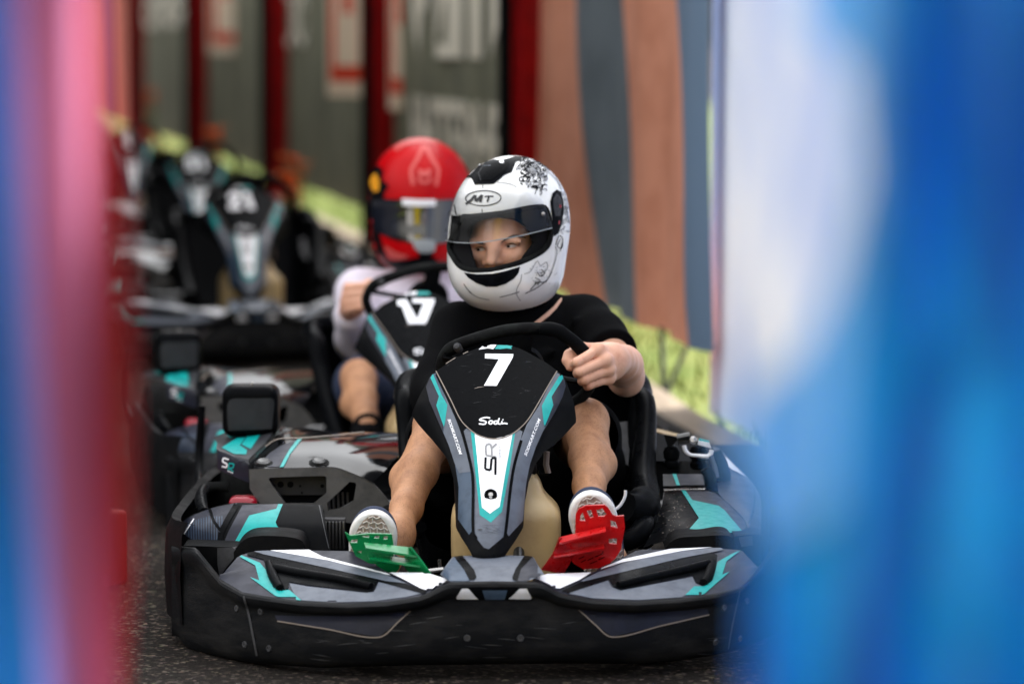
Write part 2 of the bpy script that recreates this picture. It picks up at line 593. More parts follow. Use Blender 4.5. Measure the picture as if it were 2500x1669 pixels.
# ------------------------------------------------------------------ signed distance modelling
class Field:
    def __init__(s, lo, hi, h):
        s.lo, s.h = np.array(lo, float), h
        s.n = np.ceil((np.array(hi) - s.lo) / h).astype(int) + 1
        s.D = np.full(s.n, 1.0, np.float32)

    def box(s, lo, hi):
        a = np.clip(np.floor((np.array(lo) - s.lo) / s.h).astype(int), 0, s.n)
        b = np.clip(np.ceil((np.array(hi) - s.lo) / s.h).astype(int) + 1, 0, s.n)
        sl = tuple(slice(a[i], b[i]) for i in range(3))
        ax = [s.lo[i] + s.h * np.arange(a[i], b[i]) for i in range(3)]
        return sl, np.meshgrid(*ax, indexing='ij')

    def comb(s, sl, d, k, op='u'):
        A = s.D[sl]
        if op == 'u':
            hh = np.maximum(k - np.abs(A - d), 0) / max(k, 1e-9)
            s.D[sl] = np.minimum(A, d) - hh * hh * k * 0.25
        elif op == 's':
            hh = np.maximum(k - np.abs(A + d), 0) / max(k, 1e-9)
            s.D[sl] = np.maximum(A, -d) + hh * hh * k * 0.25
        elif op == 'i':
            s.D[sl] = np.maximum(A, d)

    def cap(s, a, b, ra, rb=None, k=0.012, op='u'):
        rb = ra if rb is None else rb
        a, b = np.array(a, float), np.array(b, float)
        mg = max(ra, rb) + k + 3 * s.h
        sl, (X, Y, Z) = s.box(np.minimum(a, b) - mg, np.maximum(a, b) + mg)
        if X.size == 0:
            return
        ab = b - a
        L = max(float(ab @ ab), 1e-12)
        t = np.clip(((X - a[0]) * ab[0] + (Y - a[1]) * ab[1] + (Z - a[2]) * ab[2]) / L, 0, 1)
        d = np.sqrt((X - a[0] - ab[0] * t) ** 2 + (Y - a[1] - ab[1] * t) ** 2 + (Z - a[2] - ab[2] * t) ** 2) - (ra + (rb - ra) * t)
        s.comb(sl, d.astype(np.float32), k, op)

    def ell(s, c, r, k=0.02, rot=None, op='u'):
        c, r = np.array(c, float), np.array(r, float)
        mg = r.max() + k + 3 * s.h
        sl, (X, Y, Z) = s.box(c - mg, c + mg)
        if X.size == 0:
            return
        q = np.stack([X - c[0], Y - c[1], Z - c[2]], -1)
        if rot is not None:
            q = q @ np.array(rot)          # world -> local (rot columns are the local axes)
        k0 = np.sqrt(((q / r) ** 2).sum(-1))
        k1 = np.sqrt(((q / (r * r)) ** 2).sum(-1)) + 1e-9
        s.comb(sl, (k0 * (k0 - 1) / k1).astype(np.float32), k, op)

    def rbox(s, c, hlf, rad, k=0.01, rot=None, op='u'):
        c, hlf = np.array(c, float), np.array(hlf, float)
        mg = np.linalg.norm(hlf) + k + 3 * s.h
        sl, (X, Y, Z) = s.box(c - mg, c + mg)
        if X.size == 0:
            return
        q = np.stack([X - c[0], Y - c[1], Z - c[2]], -1)
        if rot is not None:
            q = q @ np.array(rot)
        q = np.abs(q) - (hlf - rad)
        d = np.sqrt((np.maximum(q, 0) ** 2).sum(-1)) + np.minimum(q.max(-1), 0) - rad
        s.comb(sl, d.astype(np.float32), k, op)

    def half(s, p, n, op='i'):
        """keep the side against the normal n"""
        sl, (X, Y, Z) = s.box(s.lo, s.lo + s.h * s.n)
        d = (X - p[0]) * n[0] + (Y - p[1]) * n[1] + (Z - p[2]) * n[2]
        s.comb(sl, d.astype(np.float32), 0, op)

    def mesh(s):
        D = s.D
        I = D < 0
        n = D.shape
        cor = [(i, j, k) for i in (0, 1) for j in (0, 1) for k in (0, 1)]
        cnt = np.zeros([q - 1 for q in n], np.int8)
        for i, j, k in cor:
            cnt += I[i:n[0] - 1 + i, j:n[1] - 1 + j, k:n[2] - 1 + k]
        act = (cnt > 0) & (cnt < 8)
        ix = np.argwhere(act)
        idm = np.full(act.shape, -1, np.int64)
        idm[act] = np.arange(len(ix))
        acc = np.zeros((len(ix), 3))
        num = np.zeros(len(ix))
        val = {c: D[ix[:, 0] + c[0], ix[:, 1] + c[1], ix[:, 2] + c[2]].astype(float) for c in cor}
        for a in cor:
            for ax in range(3):
                if a[ax] == 0:
                    b = list(a)
                    b[ax] = 1
                    b = tuple(b)
                    va, vb = val[a], val[b]
                    cr = (va < 0) != (vb < 0)
                    t = va / np.where(np.abs(va - vb) < 1e-12, 1, va - vb)
                    for c in range(3):
                        acc[:, c] += np.where(cr, a[c] + (t if c == ax else 0), 0)
                    num += cr
        V = (ix + acc / num[:, None]) * s.h + s.lo
        F = []
        for ax in range(3):
            o = [slice(1, n[q] - 1) for q in range(3)]
            o2 = list(o)
            o[ax] = slice(0, n[ax] - 1)
            o2[ax] = slice(1, n[ax])
            A, B = I[tuple(o)], I[tuple(o2)]
            e = np.argwhere(A != B)
            if len(e) == 0:
                continue
            off = np.array([1, 1, 1])
            off[ax] = 0
            g = e + off
            sg = A[tuple(e.T)]
            u, w = (ax + 1) % 3, (ax + 2) % 3
            du, dw = np.zeros(3, int), np.zeros(3, int)
            du[u], dw[w] = 1, 1
            q = [idm[tuple((g - a * du - b * dw).T)] for a, b in ((1, 1), (0, 1), (0, 0), (1, 0))]
            Q = np.stack(q, 1)
            Q[~sg] = Q[~sg][:, ::-1]
            F.append(Q)
        F = np.concatenate(F)
        F = F[(F >= 0).all(1)]
        return V, F

def relax(V, F, it=2, f=0.5):
    V = V.copy()
    e = np.concatenate([F[:, [0, 1]], F[:, [1, 2]], F[:, [2, 3]], F[:, [3, 0]]])
    for _ in range(it):
        acc = np.zeros_like(V)
        num = np.zeros(len(V))
        for a, b in ((0, 1), (1, 0)):
            for c in range(3):
                acc[:, c] += np.bincount(e[:, a], V[e[:, b], c], len(V))
            num += np.bincount(e[:, a], minlength=len(V))
        V += f * (acc / np.maximum(num, 1)[:, None] - V)
    return V

def add_field(part, F, m, it=1):
    V, Q = F.mesh()
    V = relax(V, Q, it)
    part.add([Vector(v) for v in V], [tuple(int(i) for i in q) for q in Q], m)

def poly_sd(px, py, poly):
    """signed distance in px to a polygon (negative inside), vectorised"""
    d = np.full(px.shape, 1e9)
    ins = np.zeros(px.shape, bool)
    n = len(poly)
    for i in range(n):
        ax, ay = poly[i - 1]
        bx, by = poly[i]
        ex, ey = bx - ax, by - ay
        t = np.clip(((px - ax) * ex + (py - ay) * ey) / (ex * ex + ey * ey + 1e-9), 0, 1)
        d = np.minimum(d, (px - ax - ex * t) ** 2 + (py - ay - ey * t) ** 2)
        c = ((ay > py) != (by > py)) & (px < (bx - ax) * (py - ay) / (by - ay + 1e-12) + ax)
        ins ^= c
    d = np.sqrt(d)
    return np.where(ins, -d, d)

def px_arrays(X, Y, Z):
    r = np.array(_rx.transposed())
    q = np.stack([X, Y, Z - CAM_H], -1) @ r.T
    return 1250 - q[..., 0] / q[..., 2] / PXM, 834.5 + q[..., 1] / q[..., 2] / PXM

# ------------------------------------------------------------------ naming
def thing(name, label, cat, loc, group=None):
    o = bpy.data.objects.new(name, None)
    o.empty_display_size = 0.1
    COL.objects.link(o)
    o.location = loc
    o['label'], o['category'] = label, cat
    if group:
        o['group'] = group
    return o

def tag(o, label=None, cat=None, group=None, kind=None):
    for k, v in (('label', label), ('category', cat), ('group', group), ('kind', kind)):
        if v:
            o[k] = v
    return o

def copy_tree(o, parent=None, skip=()):
    c = o.copy()
    COL.objects.link(c)
    c.parent = parent
    for ch in [x for x in SC.objects if x.parent == o]:
        if ch.name.split('.')[0] not in skip:
            copy_tree(ch, c, skip)
    return c
# ================================================================== the kart (built once where number 7 stands, then copied)
K7 = Vector((at(1203, 1600, 7.1).x, 7.1, 0.0))
kart7 = thing('racing_kart', 'rental kart number 7 nearest the camera, black with grey and teal film', 'kart', K7, 'queue of rental karts')
K = kart7

def yb(px):                          # plan curve of the front bumper
    u = min(abs(px - 1203) / 785.0, 1.06)
    return 7.10 + 0.42 * u ** 3.6

def W(crop, pts, Y):
    out = []
    for p in C(crop, pts):
        out.append(at(p[0], p[1], Y(p[0], p[1]) if callable(Y) else Y))
    return out

# ---- front bumper face
top_l = C('c3', [(60, 415), (240, 430), (430, 668), (600, 768), (800, 800), (1050, 834), (1400, 850), (1700, 838), (1950, 797), (2030, 766), (2130, 712), (2190, 688)])
top_r = C('c4', [(130, 608), (420, 603), (695, 606), (750, 612), (800, 635), (860, 672), (930, 690), (1100, 724), (1400, 735), (1700, 715), (1900, 690), (2100, 640), (2180, 560), (2290, 420), (2370, 330)])
bot_l = C('c3', [(110, 1100), (160, 1180), (250, 1215), (580, 1290), (720, 1310), (1200, 1345), (1600, 1335), (1900, 1325), (2349, 1322)])
bot_r = C('c4', [(0, 1168), (500, 1160), (1000, 1155), (1400, 1160), (1700, 1135), (1900, 1105), (2100, 1060), (2330, 960), (2370, 900)])
TX, TY = zip(*(top_l + top_r))
BX, BY = zip(*(bot_l + bot_r))
bump = P()
rows = []
prof = [(0.0, 0.012), (0.012, 0.002), (0.03, -0.008), (0.07, -0.014), (0.12, -0.013), (0.17, -0.006), (0.20, 0.002), (0.26, 0.004), (0.42, 0.0),
        (0.6, -0.003), (0.78, -0.002), (0.9, 0.006), (0.97, 0.016), (1.0, 0.03)]
xs = list(np.arange(419, 1910, 9.0))
for t, dy in prof:
    row = []
    for x in xs:
        yt, ybm = float(np.interp(x, TX, TY)), float(np.interp(x, BX, BY))
        row.append(at(x, yt + (ybm - yt) * t, yb(x) + dy * min(1.0, 0.35 + abs(x - 1203) / 260.0 if t < 0.3 else 1.0)))
    rows.append(row)
rows.append([v + Vector((0, 0.05, 0.004)) for v in rows[-1]])
rows.insert(0, [v + Vector((0, 0.03, -0.003)) for v in rows[0]])
bump.grid(rows, M['bumper'])
bb = bump.bvh()
decal(bump, bb, C('c3', [(850, 940), (1060, 948), (1300, 946), (1600, 930), (1880, 905), (1800, 985), (1645, 1108), (1250, 1045), (872, 985)]), M['slate'], 0.0012)
decal(bump, bb, C('c4', [(1000, 788), (1150, 806), (1400, 812), (1700, 800), (1868, 788), (1880, 825), (1560, 900), (1228, 976), (1110, 890)]), M['slate'], 0.0012)
stroke(bump, bb, C('c3', [(872, 987), (1250, 1048), (1645, 1110), (1800, 987), (1884, 905)]), 3.2, M['line'], 0.0016)
stroke(bump, bb, C('c4', [(1004, 792), (1110, 892), (1228, 978), (1560, 902), (1880, 828)]), 3.2, M['line'], 0.0016)
decal(bump, bb, C('c4', [(172, 722), (212, 648), (300, 642), (560, 642), (652, 646), (690, 715), (684, 728), (180, 728)]), M['gloss'], 0.0010)
decal(bump, bb, C('c4', [(176, 706), (214, 652), (256, 650), (326, 722), (182, 722)]), M['white'], 0.0022)
decal(bump, bb, C('c4', [(530, 720), (602, 652), (652, 650), (686, 708), (678, 722)]), M['white'], 0.0022)
decal(bump, bb, C('c4', [(352, 662), (522, 662), (503, 724), (372, 724)]), M['greyblue'], 0.0022)
stroke(bump, bb, C('c3', [(615, 800), (650, 920), (690, 1120), (716, 1250)]), 5, M['panel'], 0.0018)
stroke(bump, bb, C('c4', [(2085, 672), (2060, 780), (2030, 920), (2008, 1055)]), 4, M['panel'], 0.0018)
for q in range(26):                  # scuffs on the lower face
    x = random.uniform(700, 1750)
    y = random.uniform(1555, 1612) if q % 3 else random.uniform(1500, 1560)
    stroke(bump, bb, [(x, y), (x + random.uniform(14, 60), y + random.uniform(-7, 7))], random.uniform(1.2, 3.2), M['panel'], 0.001, taper=True)
bumper = bump.make('front_bumper', K)
for k, px, py in [('c4', 250, 985), ('c4', 610, 985), ('c4', 1980, 780), ('c4', 1925, 1012), ('c4', 2088, 990), ('c4', 2135, 735),
                  ('c3', 560, 890), ('c3', 740, 915), ('c3', 805, 1195), ('c3', 620, 1165)]:
    x, y = C(k, (px, py))
    d = ray(x, y).normalized()
    loc, nor, _, _ = bb.ray_cast(CAM, d)
    if loc is None:
        continue
    nor = -nor if nor.dot(d) > 0 else nor
    b = P()
    b.lathe(loc - nor * 0.001, nor, [(0.0001, 0.0022), (0.0030, 0.0022), (0.0034, 0.0036), (0.0058, 0.0036), (0.0068, 0.0)], M['panel'], 14)
    b.make('bolt', bumper)

# ---- cowl panels on top of the bumper
def cowl(crop, lower, upper, rise, films, name, strokes=()):
    c = P()
    lo = W(crop, lower, lambda x, y: yb(x) + 0.012)
    up = [at(p[0], p[1], yb(p[0]) + 0.012 + r) for p, r in zip(C(crop, upper), rise)]
    mid = [a.lerp(b, 0.5) for a, b in zip(smooth_path(lo, 30), smooth_path(up, 30))]
    mid = [v + Vector((0, 0.0, 0.007)) for v in mid]
    loft(c, [lin_path(lo, 60), smooth_path(mid, 60), lin_path(up, 60)], M['slate'], 60, 8)
    h = c.bvh()
    for i, (m, pts) in enumerate(films):
        decal(c, h, C(crop, pts), M[m], 0.0010 + 0.0004 * i, 7)
    for pts, w, m in strokes:
        stroke(c, h, C(crop, pts), w, M[m], 0.0035)
    o = c.make(name, K)
    return o, h

left_cowl, hl = cowl('c3', [(425, 662), (600, 766), (800, 800), (1050, 834), (1400, 850), (1700, 838), (1950, 797), (2030, 766), (2130, 712), (2185, 686)],
    [(428, 655), (570, 490), (690, 453), (900, 449), (1110, 447), (1440, 452), (1590, 540), (1730, 624), (2000, 625), (2180, 678)],
    [0.01, 0.14, 0.21, 0.24, 0.25, 0.24, 0.2, 0.13, 0.11, 0.10],
    [('grey', [(960, 700), (1100, 725), (1550, 775), (1610, 765), (1645, 690), (1985, 775), (1850, 806), (1600, 838), (1300, 846), (1060, 832), (1000, 790)]),
     ('teal', [(562, 490), (592, 488), (735, 545), (790, 610), (835, 730), (880, 762), (960, 752), (1052, 832), (890, 825), (660, 655), (732, 680), (700, 565)]),
     ('gloss', [(590, 478), (690, 462), (760, 486), (1250, 592), (1700, 690), (1850, 706), (2030, 768), (1980, 782), (1640, 690), (1600, 765), (1545, 770), (1100, 716), (960, 692), (950, 742), (900, 764), (845, 725), (795, 590), (760, 520)]),
     ('grey', [(690, 460), (800, 455), (1200, 520), (1700, 640), (1855, 706), (1700, 688), (1250, 588), (760, 483)]),
     ('white', [(812, 455), (1112, 450), (1212, 502), (1700, 628), (1735, 645), (1690, 638), (1250, 530)]),
     ('white', [(1722, 626), (2000, 627), (2178, 680), (2090, 740), (2032, 766), (1960, 742), (1850, 685)])],
    'cowl_panel')
right_cowl, hr = cowl('c4', [(692, 606), (750, 612), (800, 635), (860, 671), (930, 690), (1100, 724), (1400, 735), (1700, 715), (1900, 690), (2100, 640), (2232, 536)],
    [(694, 590), (790, 560), (1000, 552), (1090, 546), (1150, 508), (1280, 450), (1400, 393), (1600, 388), (1890, 378), (2100, 392), (2230, 528)],
    [0.10, 0.11, 0.12, 0.13, 0.16, 0.2, 0.23, 0.25, 0.23, 0.16, 0.01],
    [('grey', [(930, 686), (1200, 600), (1225, 645), (1285, 668), (1770, 575), (1790, 620), (1840, 640), (1770, 660), (1700, 712), (1400, 731), (1100, 720)]),
     ('teal', [(2095, 398), (2000, 470), (1970, 560), (2022, 540), (1850, 690), (1800, 712), (1705, 714), (1780, 640), (1850, 640), (1905, 600), (1940, 475), (2040, 418)]),
     ('gloss', [(865, 680), (1030, 606), (1200, 562), (1500, 500), (1900, 415), (1938, 430), (1930, 500), (1890, 605), (1835, 636), (1795, 612), (1770, 565), (1290, 664), (1240, 644), (1205, 592), (930, 688)]),
     ('grey', [(1020, 602), (1135, 548), (1300, 488), (1600, 418), (1900, 384), (2000, 382), (1960, 402), (1700, 452), (1200, 570), (1030, 611)]),
     ('white', [(1160, 520), (1300, 462), (1480, 422), (1620, 392), (1905, 380), (1700, 405), (1560, 432), (1300, 482), (1150, 530)]),
     ('white', [(697, 590), (790, 562), (1090, 552), (1010, 600), (852, 668), (800, 632), (750, 608)])],
    'cowl_panel')

def lifted(h, pts, crop, r):
    out = []
    for x, y in C(crop, pts):
        d = ray(x, y).normalized()
        loc, nor, _, _ = h.ray_cast(CAM, d)
        if loc is not None:
            out.append(loc - d * r)
    return out
for crop, h, o, p1, p2 in (('c3', hl, left_cowl, [(800, 545), (825, 620), (860, 690), (890, 735)], [(850, 585), (1050, 625), (1350, 672), (1585, 725)]),
                           ('c4', hr, right_cowl, [(1905, 470), (1890, 530), (1870, 580), (1845, 612)], [(1880, 490), (1650, 545), (1400, 600), (1270, 630)])):
    t = P()
    a, b = lifted(h, p1, crop, 0.008), lifted(h, p2, crop, 0.008)
    t.tube(smooth_path(a, 12), [0.007, 0.0095, 0.010, 0.008], M['black'], 10)
    t.tube(smooth_path(b, 16), [0.010, 0.0095, 0.009, 0.008], M['gloss'], 10)
    t.make('grab_handle', o)

# ---- centre hump
hump = P()
fr = W('c4', [(70, 556), (130, 604), (270, 604), (420, 602), (560, 604), (640, 605), (770, 556)], lambda x, y: yb(x) + 0.014)
md = W('c4', [(105, 500), (190, 510), (300, 505), (430, 500), (560, 505), (660, 512), (735, 505)], 7.17)
bk = W('c4', [(160, 438), (215, 432), (290, 428), (425, 425), (560, 428), (640, 432), (692, 438)], 7.26)
bk2 = [v + Vector((0, 0.05, -0.03)) for v in bk]
loft(hump, [fr, md, bk, bk2], M['grey'], 40, 6)
hh = hump.bvh()
decal(hump, hh, C('c4', [(72, 552), (162, 442), (170, 445), (232, 530), (268, 604), (130, 603)]), M['greyblue'], 0.001)
decal(hump, hh, C('c4', [(690, 440), (768, 552), (692, 590), (640, 604), (590, 604), (612, 525), (690, 442)]), M['slate'], 0.001)
decal(hump, hh, C('c4', [(160, 440), (218, 434), (298, 530), (322, 604), (268, 604), (230, 530)]), M['gloss'], 0.0014)
decal(hump, hh, C('c4', [(636, 434), (692, 440), (612, 525), (590, 604), (545, 604), (575, 525)]), M['gloss'], 0.0014)
hump.make('nose_cover', K)

# ---- arches behind the bumper ends
def arch(crop, pts, Y):
    a = P()
    w = smooth_path(W(crop, pts, Y), 24)
    lowz = min(v.z for v in w) - 0.03
    rows = [[Vector((v.x, v.y, lowz)) for v in w], w, [v + Vector((0, 0.12, 0.002)) for v in w]]
    a.grid(rows, M['black'])
    a.make('bumper_mount', K)
def end_cap(crop, top, bot, Y0, Y1, block):
    a = P()
    n = len(top)
    tp = [at(*C(crop, p), Y0 + (Y1 - Y0) * i / (n - 1)) for i, p in enumerate(top)]
    bt = [at(*C(crop, p), Y0 + (Y1 - Y0) * i / (n - 1) - 0.015) for i, p in enumerate(bot)]
    a.grid([bt, [x.lerp(y, 0.5) + Vector((0, -0.006, 0)) for x, y in zip(bt, tp)], tp, [v + Vector((0, 0.10, 0)) for v in tp]], M['black'])
    decal(a, a.bvh(), C(crop, block), M['panel'], 0.0015, 8)  # grey patch paints in a reflection on the bumper end
    a.make('bumper_end', K)
end_cap('c3', [(150, 413), (240, 413), (330, 416), (410, 420), (500, 422), (600, 430)], [(180, 640), (260, 680), (340, 720), (430, 740), (520, 740), (620, 740)], 7.62, 7.50,
        [(412, 428), (556, 424), (546, 500), (480, 580), (430, 650), (415, 560)])
end_cap('r', [(1400, 1385), (1480, 1372), (1560, 1362), (1640, 1360), (1700, 1370)], [(1400, 1800), (1480, 1790), (1560, 1780), (1640, 1750), (1700, 1700)], 7.50, 7.60,
        [(1440, 1392), (1590, 1376), (1600, 1480), (1470, 1500)])
arch('c5', [(740, 1500), (800, 1420), (880, 1376), (1050, 1366), (1250, 1386), (1310, 1420), (1340, 1500)], 7.50)
arch('r', [(640, 1520), (700, 1450), (790, 1400), (1000, 1384), (1340, 1378), (1430, 1470), (1455, 1560)], 7.50)

# ---- front fairing
f_left = [(185, 280), (160, 298), (120, 335), (105, 375), (75, 430), (50, 480), (30, 530), (10, 570), (60, 640), (150, 740), (200, 800), (240, 850), (268, 920), (290, 1000), (300, 1180), (306, 1320), (345, 1390), (400, 1475), (420, 1520), (470, 1556)]
f_right = [(970, 280), (1000, 305), (1030, 345), (1050, 400), (1072, 455), (1088, 510), (1096, 570), (1101, 620), (1060, 665), (1000, 730), (950, 775), (890, 815), (830, 900), (785, 1020), (760, 1150), (750, 1318), (700, 1400), (655, 1465), (630, 1505), (575, 1560)]
f_top = [(185, 280), (240, 240), (300, 202), (420, 142), (530, 110), (600, 108), (700, 125), (770, 157), (840, 195), (910, 235), (970, 280)]

def fy(px, py):                      # depth of the fairing surface at a photo pixel
    x, y = (px - 1000) * 2.7024, (py - 800) * 2.7024
    base = 7.215 + 0.47 * max(0.0, (1500 - y) / 1400.0) ** 1.15
    cx = 560 - (y - 100) * 0.03
    half = float(np.interp(y, [100, 500, 700, 900, 1100, 1500], [500, 500, 400, 300, 240, 200]))
    u = abs(x - cx) / half
    flat = float(np.interp(y, [100, 700, 900, 1500], [0.03, 0.05, 0.055, 0.07]))
    return base + flat * u ** 2.2 + 0.10 * max(0.0, u - 0.88)

def fairing(number, name_label=None, parent=None, origin=None):
    fa = P()
    ys = list(np.linspace(108, 1558, 60))
    lx = lambda y: float(np.interp(y, [p[1] for p in sorted(f_left, key=lambda q: q[1])], [p[0] for p in sorted(f_left, key=lambda q: q[1])]))
    rx = lambda y: float(np.interp(y, [p[1] for p in sorted(f_right, key=lambda q: q[1])], [p[0] for p in sorted(f_right, key=lambda q: q[1])]))
    tl, tr = f_top[:6], f_top[5:]
    rows = []
    for y in ys:
        if y < 280:
            a = float(np.interp(y, [p[1] for p in tl[::-1]], [p[0] for p in tl[::-1]]))
            b = float(np.interp(y, [p[1] for p in tr], [p[0] for p in tr]))
        else:
            a, b = lx(y), rx(y)
        row = []
        for q in range(41):
            x = a + (b - a) * q / 40
            p = (1000 + x / 2.7024, 800 + y / 2.7024)
            row.append(at(p[0], p[1], fy(*p)))
        # returned flanges so that the shell reads as a hollow moulding from the side
        row = [row[0] + Vector((0.012, 0.06, -0.012))] + row + [row[-1] + Vector((-0.012, 0.06, -0.012))]
        rows.append(row)
    rows.insert(0, [v + Vector((0, 0.03, -0.022)) for v in rows[0]])
    rows.append([v + Vector((0, 0.03, -0.012)) for v in rows[-1]])
    fa.grid(rows, M['black'])
    h = fa.bvh()
    F = lambda pts: C('f', pts)
    # side strips
    ls = [(150, 310), (172, 300), (215, 385), (262, 482), (330, 640), (365, 740), (385, 850), (405, 950), (415, 1100), (413, 1340), (395, 1366), (322, 1262), (326, 1050), (302, 900), (262, 780), (200, 640), (130, 480), (110, 390), (135, 330)]
    rs = [(968, 296), (1010, 318), (1028, 382), (1005, 460), (950, 570), (880, 680), (830, 790), (792, 900), (767, 1020), (756, 1150), (746, 1270), (652, 1374), (637, 1350), (645, 1200), (665, 1050), (692, 880), (732, 740), (772, 640), (850, 520), (910, 400)]
    decal(fa, h, F(ls), M['greyblue'], 0.0010)
    decal(fa, h, F([(262, 482), (330, 640), (365, 740), (385, 850), (405, 950), (330, 960), (302, 900), (262, 780), (225, 690), (232, 650), (250, 510), (225, 430)]), M['grey'], 0.0014)
    decal(fa, h, F([(135, 330), (110, 390), (130, 480), (200, 640), (225, 690), (222, 640), (178, 515), (195, 455)]), M['slate'], 0.0014)
    decal(fa, h, F([(135, 320), (156, 308), (215, 450), (251, 512), (234, 640), (228, 655), (178, 515), (195, 455), (140, 335)]), M['teal'], 0.0018)
    decal(fa, h, F(rs), M['grey'], 0.0010)
    decal(fa, h, F([(1010, 330), (1028, 385), (1005, 460), (950, 570), (890, 660), (885, 640), (945, 510), (935, 455)]), M['slate'], 0.0014)
    decal(fa, h, F([(1004, 315), (1011, 334), (935, 458), (946, 512), (890, 650), (884, 640), (870, 518), (905, 450), (985, 322)]), M['teal'], 0.0018)
    # centre strip
    decal(fa, h, F([(358, 682), (376, 664), (420, 690), (480, 722), (545, 738), (620, 718), (680, 690), (724, 672), (744, 686), (717, 800), (682, 950), (657, 1100), (642, 1250), (616, 1380), (522, 1460), (490, 1450), (430, 1372), (428, 1200), (418, 1000), (394, 850), (370, 740)]), M['grey'], 0.0010)
    decal(fa, h, F([(404, 685), (432, 700), (480, 1188), (530, 1228), (592, 1183), (674, 702), (696, 690), (656, 950), (607, 1215), (536, 1286), (465, 1236), (450, 1100), (434, 950)]), M['teal'], 0.0014)
    decal(fa, h, F([(430, 700), (480, 718), (545, 738), (610, 722), (678, 703), (636, 920), (592, 1182), (530, 1228), (479, 1188), (456, 950)]), M['white'], 0.0018)
    # number plate
    plate = [(186, 292), (240, 250), (300, 212), (420, 152), (530, 119), (600, 116), (700, 134), (840, 203), (966, 287), (900, 400), (830, 522), (765, 620), (690, 690), (620, 724), (545, 733), (460, 712), (388, 660), (338, 600), (278, 480), (225, 370)]
    decal(fa, h, F(plate), M['gloss'], 0.0024)
    stroke(fa, h, F([(176, 290), (225, 385), (278, 490), (338, 610), (390, 668), (460, 716), (545, 738), (620, 729), (692, 694), (770, 622), (835, 522), (905, 400), (970, 290)]), 2.6, M['line'], 0.0026)
    stroke(fa, h, F([(180, 284), (300, 206), (420, 146)]), 1.8, M['line'], 0.0027)
    for a in ([(172, 292), (330, 640), (392, 850), (420, 1000), (424, 1350), (445, 1395)], [(735, 745), (690, 900), (662, 1060), (640, 1260), (625, 1380)]):
        stroke(fa, h, F(a), 7, M['gloss'], 0.0023)
    # number
    x0 = 498
    for poly in number:
        decal(fa, h, F(poly), M['white'], 0.0030, 6)
    # SR above the number
    decal(fa, h, F([(455, 151), (482, 128), (520, 120), (574, 119), (562, 136), (552, 148), (515, 142), (490, 146)]), M['white'], 0.0030, 4)
    decal(fa, h, F([(580, 121), (640, 122), (680, 128), (668, 138), (676, 148), (640, 142), (600, 148), (562, 146)]), M['teal'], 0.0030, 4)
    # script writing on the plate
    for pth in ([(532, 602), (505, 598), (472, 606), (462, 616), (488, 620), (506, 628), (496, 642), (458, 640)],
                [(548, 622), (532, 620), (522, 634), (536, 642), (548, 630), (548, 622)],
                [(580, 622), (560, 624), (556, 638), (574, 640), (592, 602)], [(590, 604), (584, 638), (600, 642)],
                [(610, 622), (606, 640), (622, 636), (646, 640)], [(612, 614), (618, 612)]):
        stroke(fa, h, F(pth), 3.4, M['white'], 0.0031, 3)
    text_on(fa, h, 'SODIKART.COM', C('f', (252, 608)), C('f', (332, 842)), 7.4, M['white'], 0.0022, 0.25, 0.03)
    text_on(fa, h, 'SODIKART.COM', C('f', (768, 850)), C('f', (864, 606)), 7.4, M['white'], 0.0022, 0.25, 0.03)
    hard_stroke(fa, h, F([(502, 858), (499, 936), (534, 944), (541, 866), (567, 862), (565, 975)]), 5.8, M['ink'], 0.0024)
    hard_stroke(fa, h, F([(574, 858), (506, 846), (502, 792), (512, 772), (534, 772), (541, 800), (543, 846)]), 5.2, M['inkgrey'], 0.0024)
    hard_stroke(fa, h, F([(541, 800), (574, 770)]), 5.2, M['inkgrey'], 0.0027)
    text_on(fa, h, 'SERIES', C('f', (601, 868)), C('f', (601, 786)), 5.5, M['inkgrey'], 0.0024, 0.2, 0.0)
    stroke(fa, h, F([(428, 408), (455, 400), (492, 396)]), 2.0, M['line'], 0.0032, taper=True)
    for q in range(34):              # fine scratches
        x, y = random.uniform(250, 900), random.uniform(190, 640)
        if inside(plate, x, y):
            stroke(fa, h, F([(x, y), (x + random.uniform(8, 60), y + random.uniform(-22, 10))]), random.uniform(0.5, 0.9), M['dkpanel'], 0.0028, taper=True)
    for q in range(12):
        stroke(fa, h, F([(random.uniform(440, 620), random.uniform(1300, 1370)) for _ in range(2)]), 0.6, M['slate'], 0.002, taper=True)
    stroke(fa, h, F([(450, 1333), (482, 1332)]), 4, M['panel'], 0.002, taper=True)
    return fa, h

N7 = [[(498, 178), (684, 180), (680, 204), (574, 390), (491, 388), (588, 214), (497, 208)]]
N17 = [[(395, 190), (470, 182), (545, 388), (455, 388), (425, 236), (395, 236)],
       [(520, 180), (706, 182), (700, 206), (596, 390), (512, 388), (610, 216), (519, 210)]]
N21 = [[(400, 262), (400, 216), (430, 186), (520, 186), (545, 216), (540, 262), (470, 338), (540, 338), (540, 390), (390, 390), (390, 344), (480, 250), (478, 232), (455, 232), (452, 262)],
       [(575, 190), (640, 182), (690, 388), (610, 390), (590, 240), (570, 240)]]
N5 = [[(420, 186), (545, 182), (545, 226), (470, 230), (468, 262), (530, 262), (552, 290), (545, 360), (515, 390), (400, 388), (400, 340), (482, 342), (486, 308), (400, 306)],
      [(600, 186), (660, 182), (690, 388), (620, 390)]]
N9 = [[(400, 190), (560, 186), (560, 388), (500, 388), (500, 320), (400, 320)]]
fa7, fh = fairing(N7)
fair7 = fa7.make('front_fairing', K)
kb = P()
kc = at(*C('f', (535, 1105)), fy(*C('f', (535, 1105))))
kn = (CAM - kc).normalized() + Vector((0, 0, 0.5))
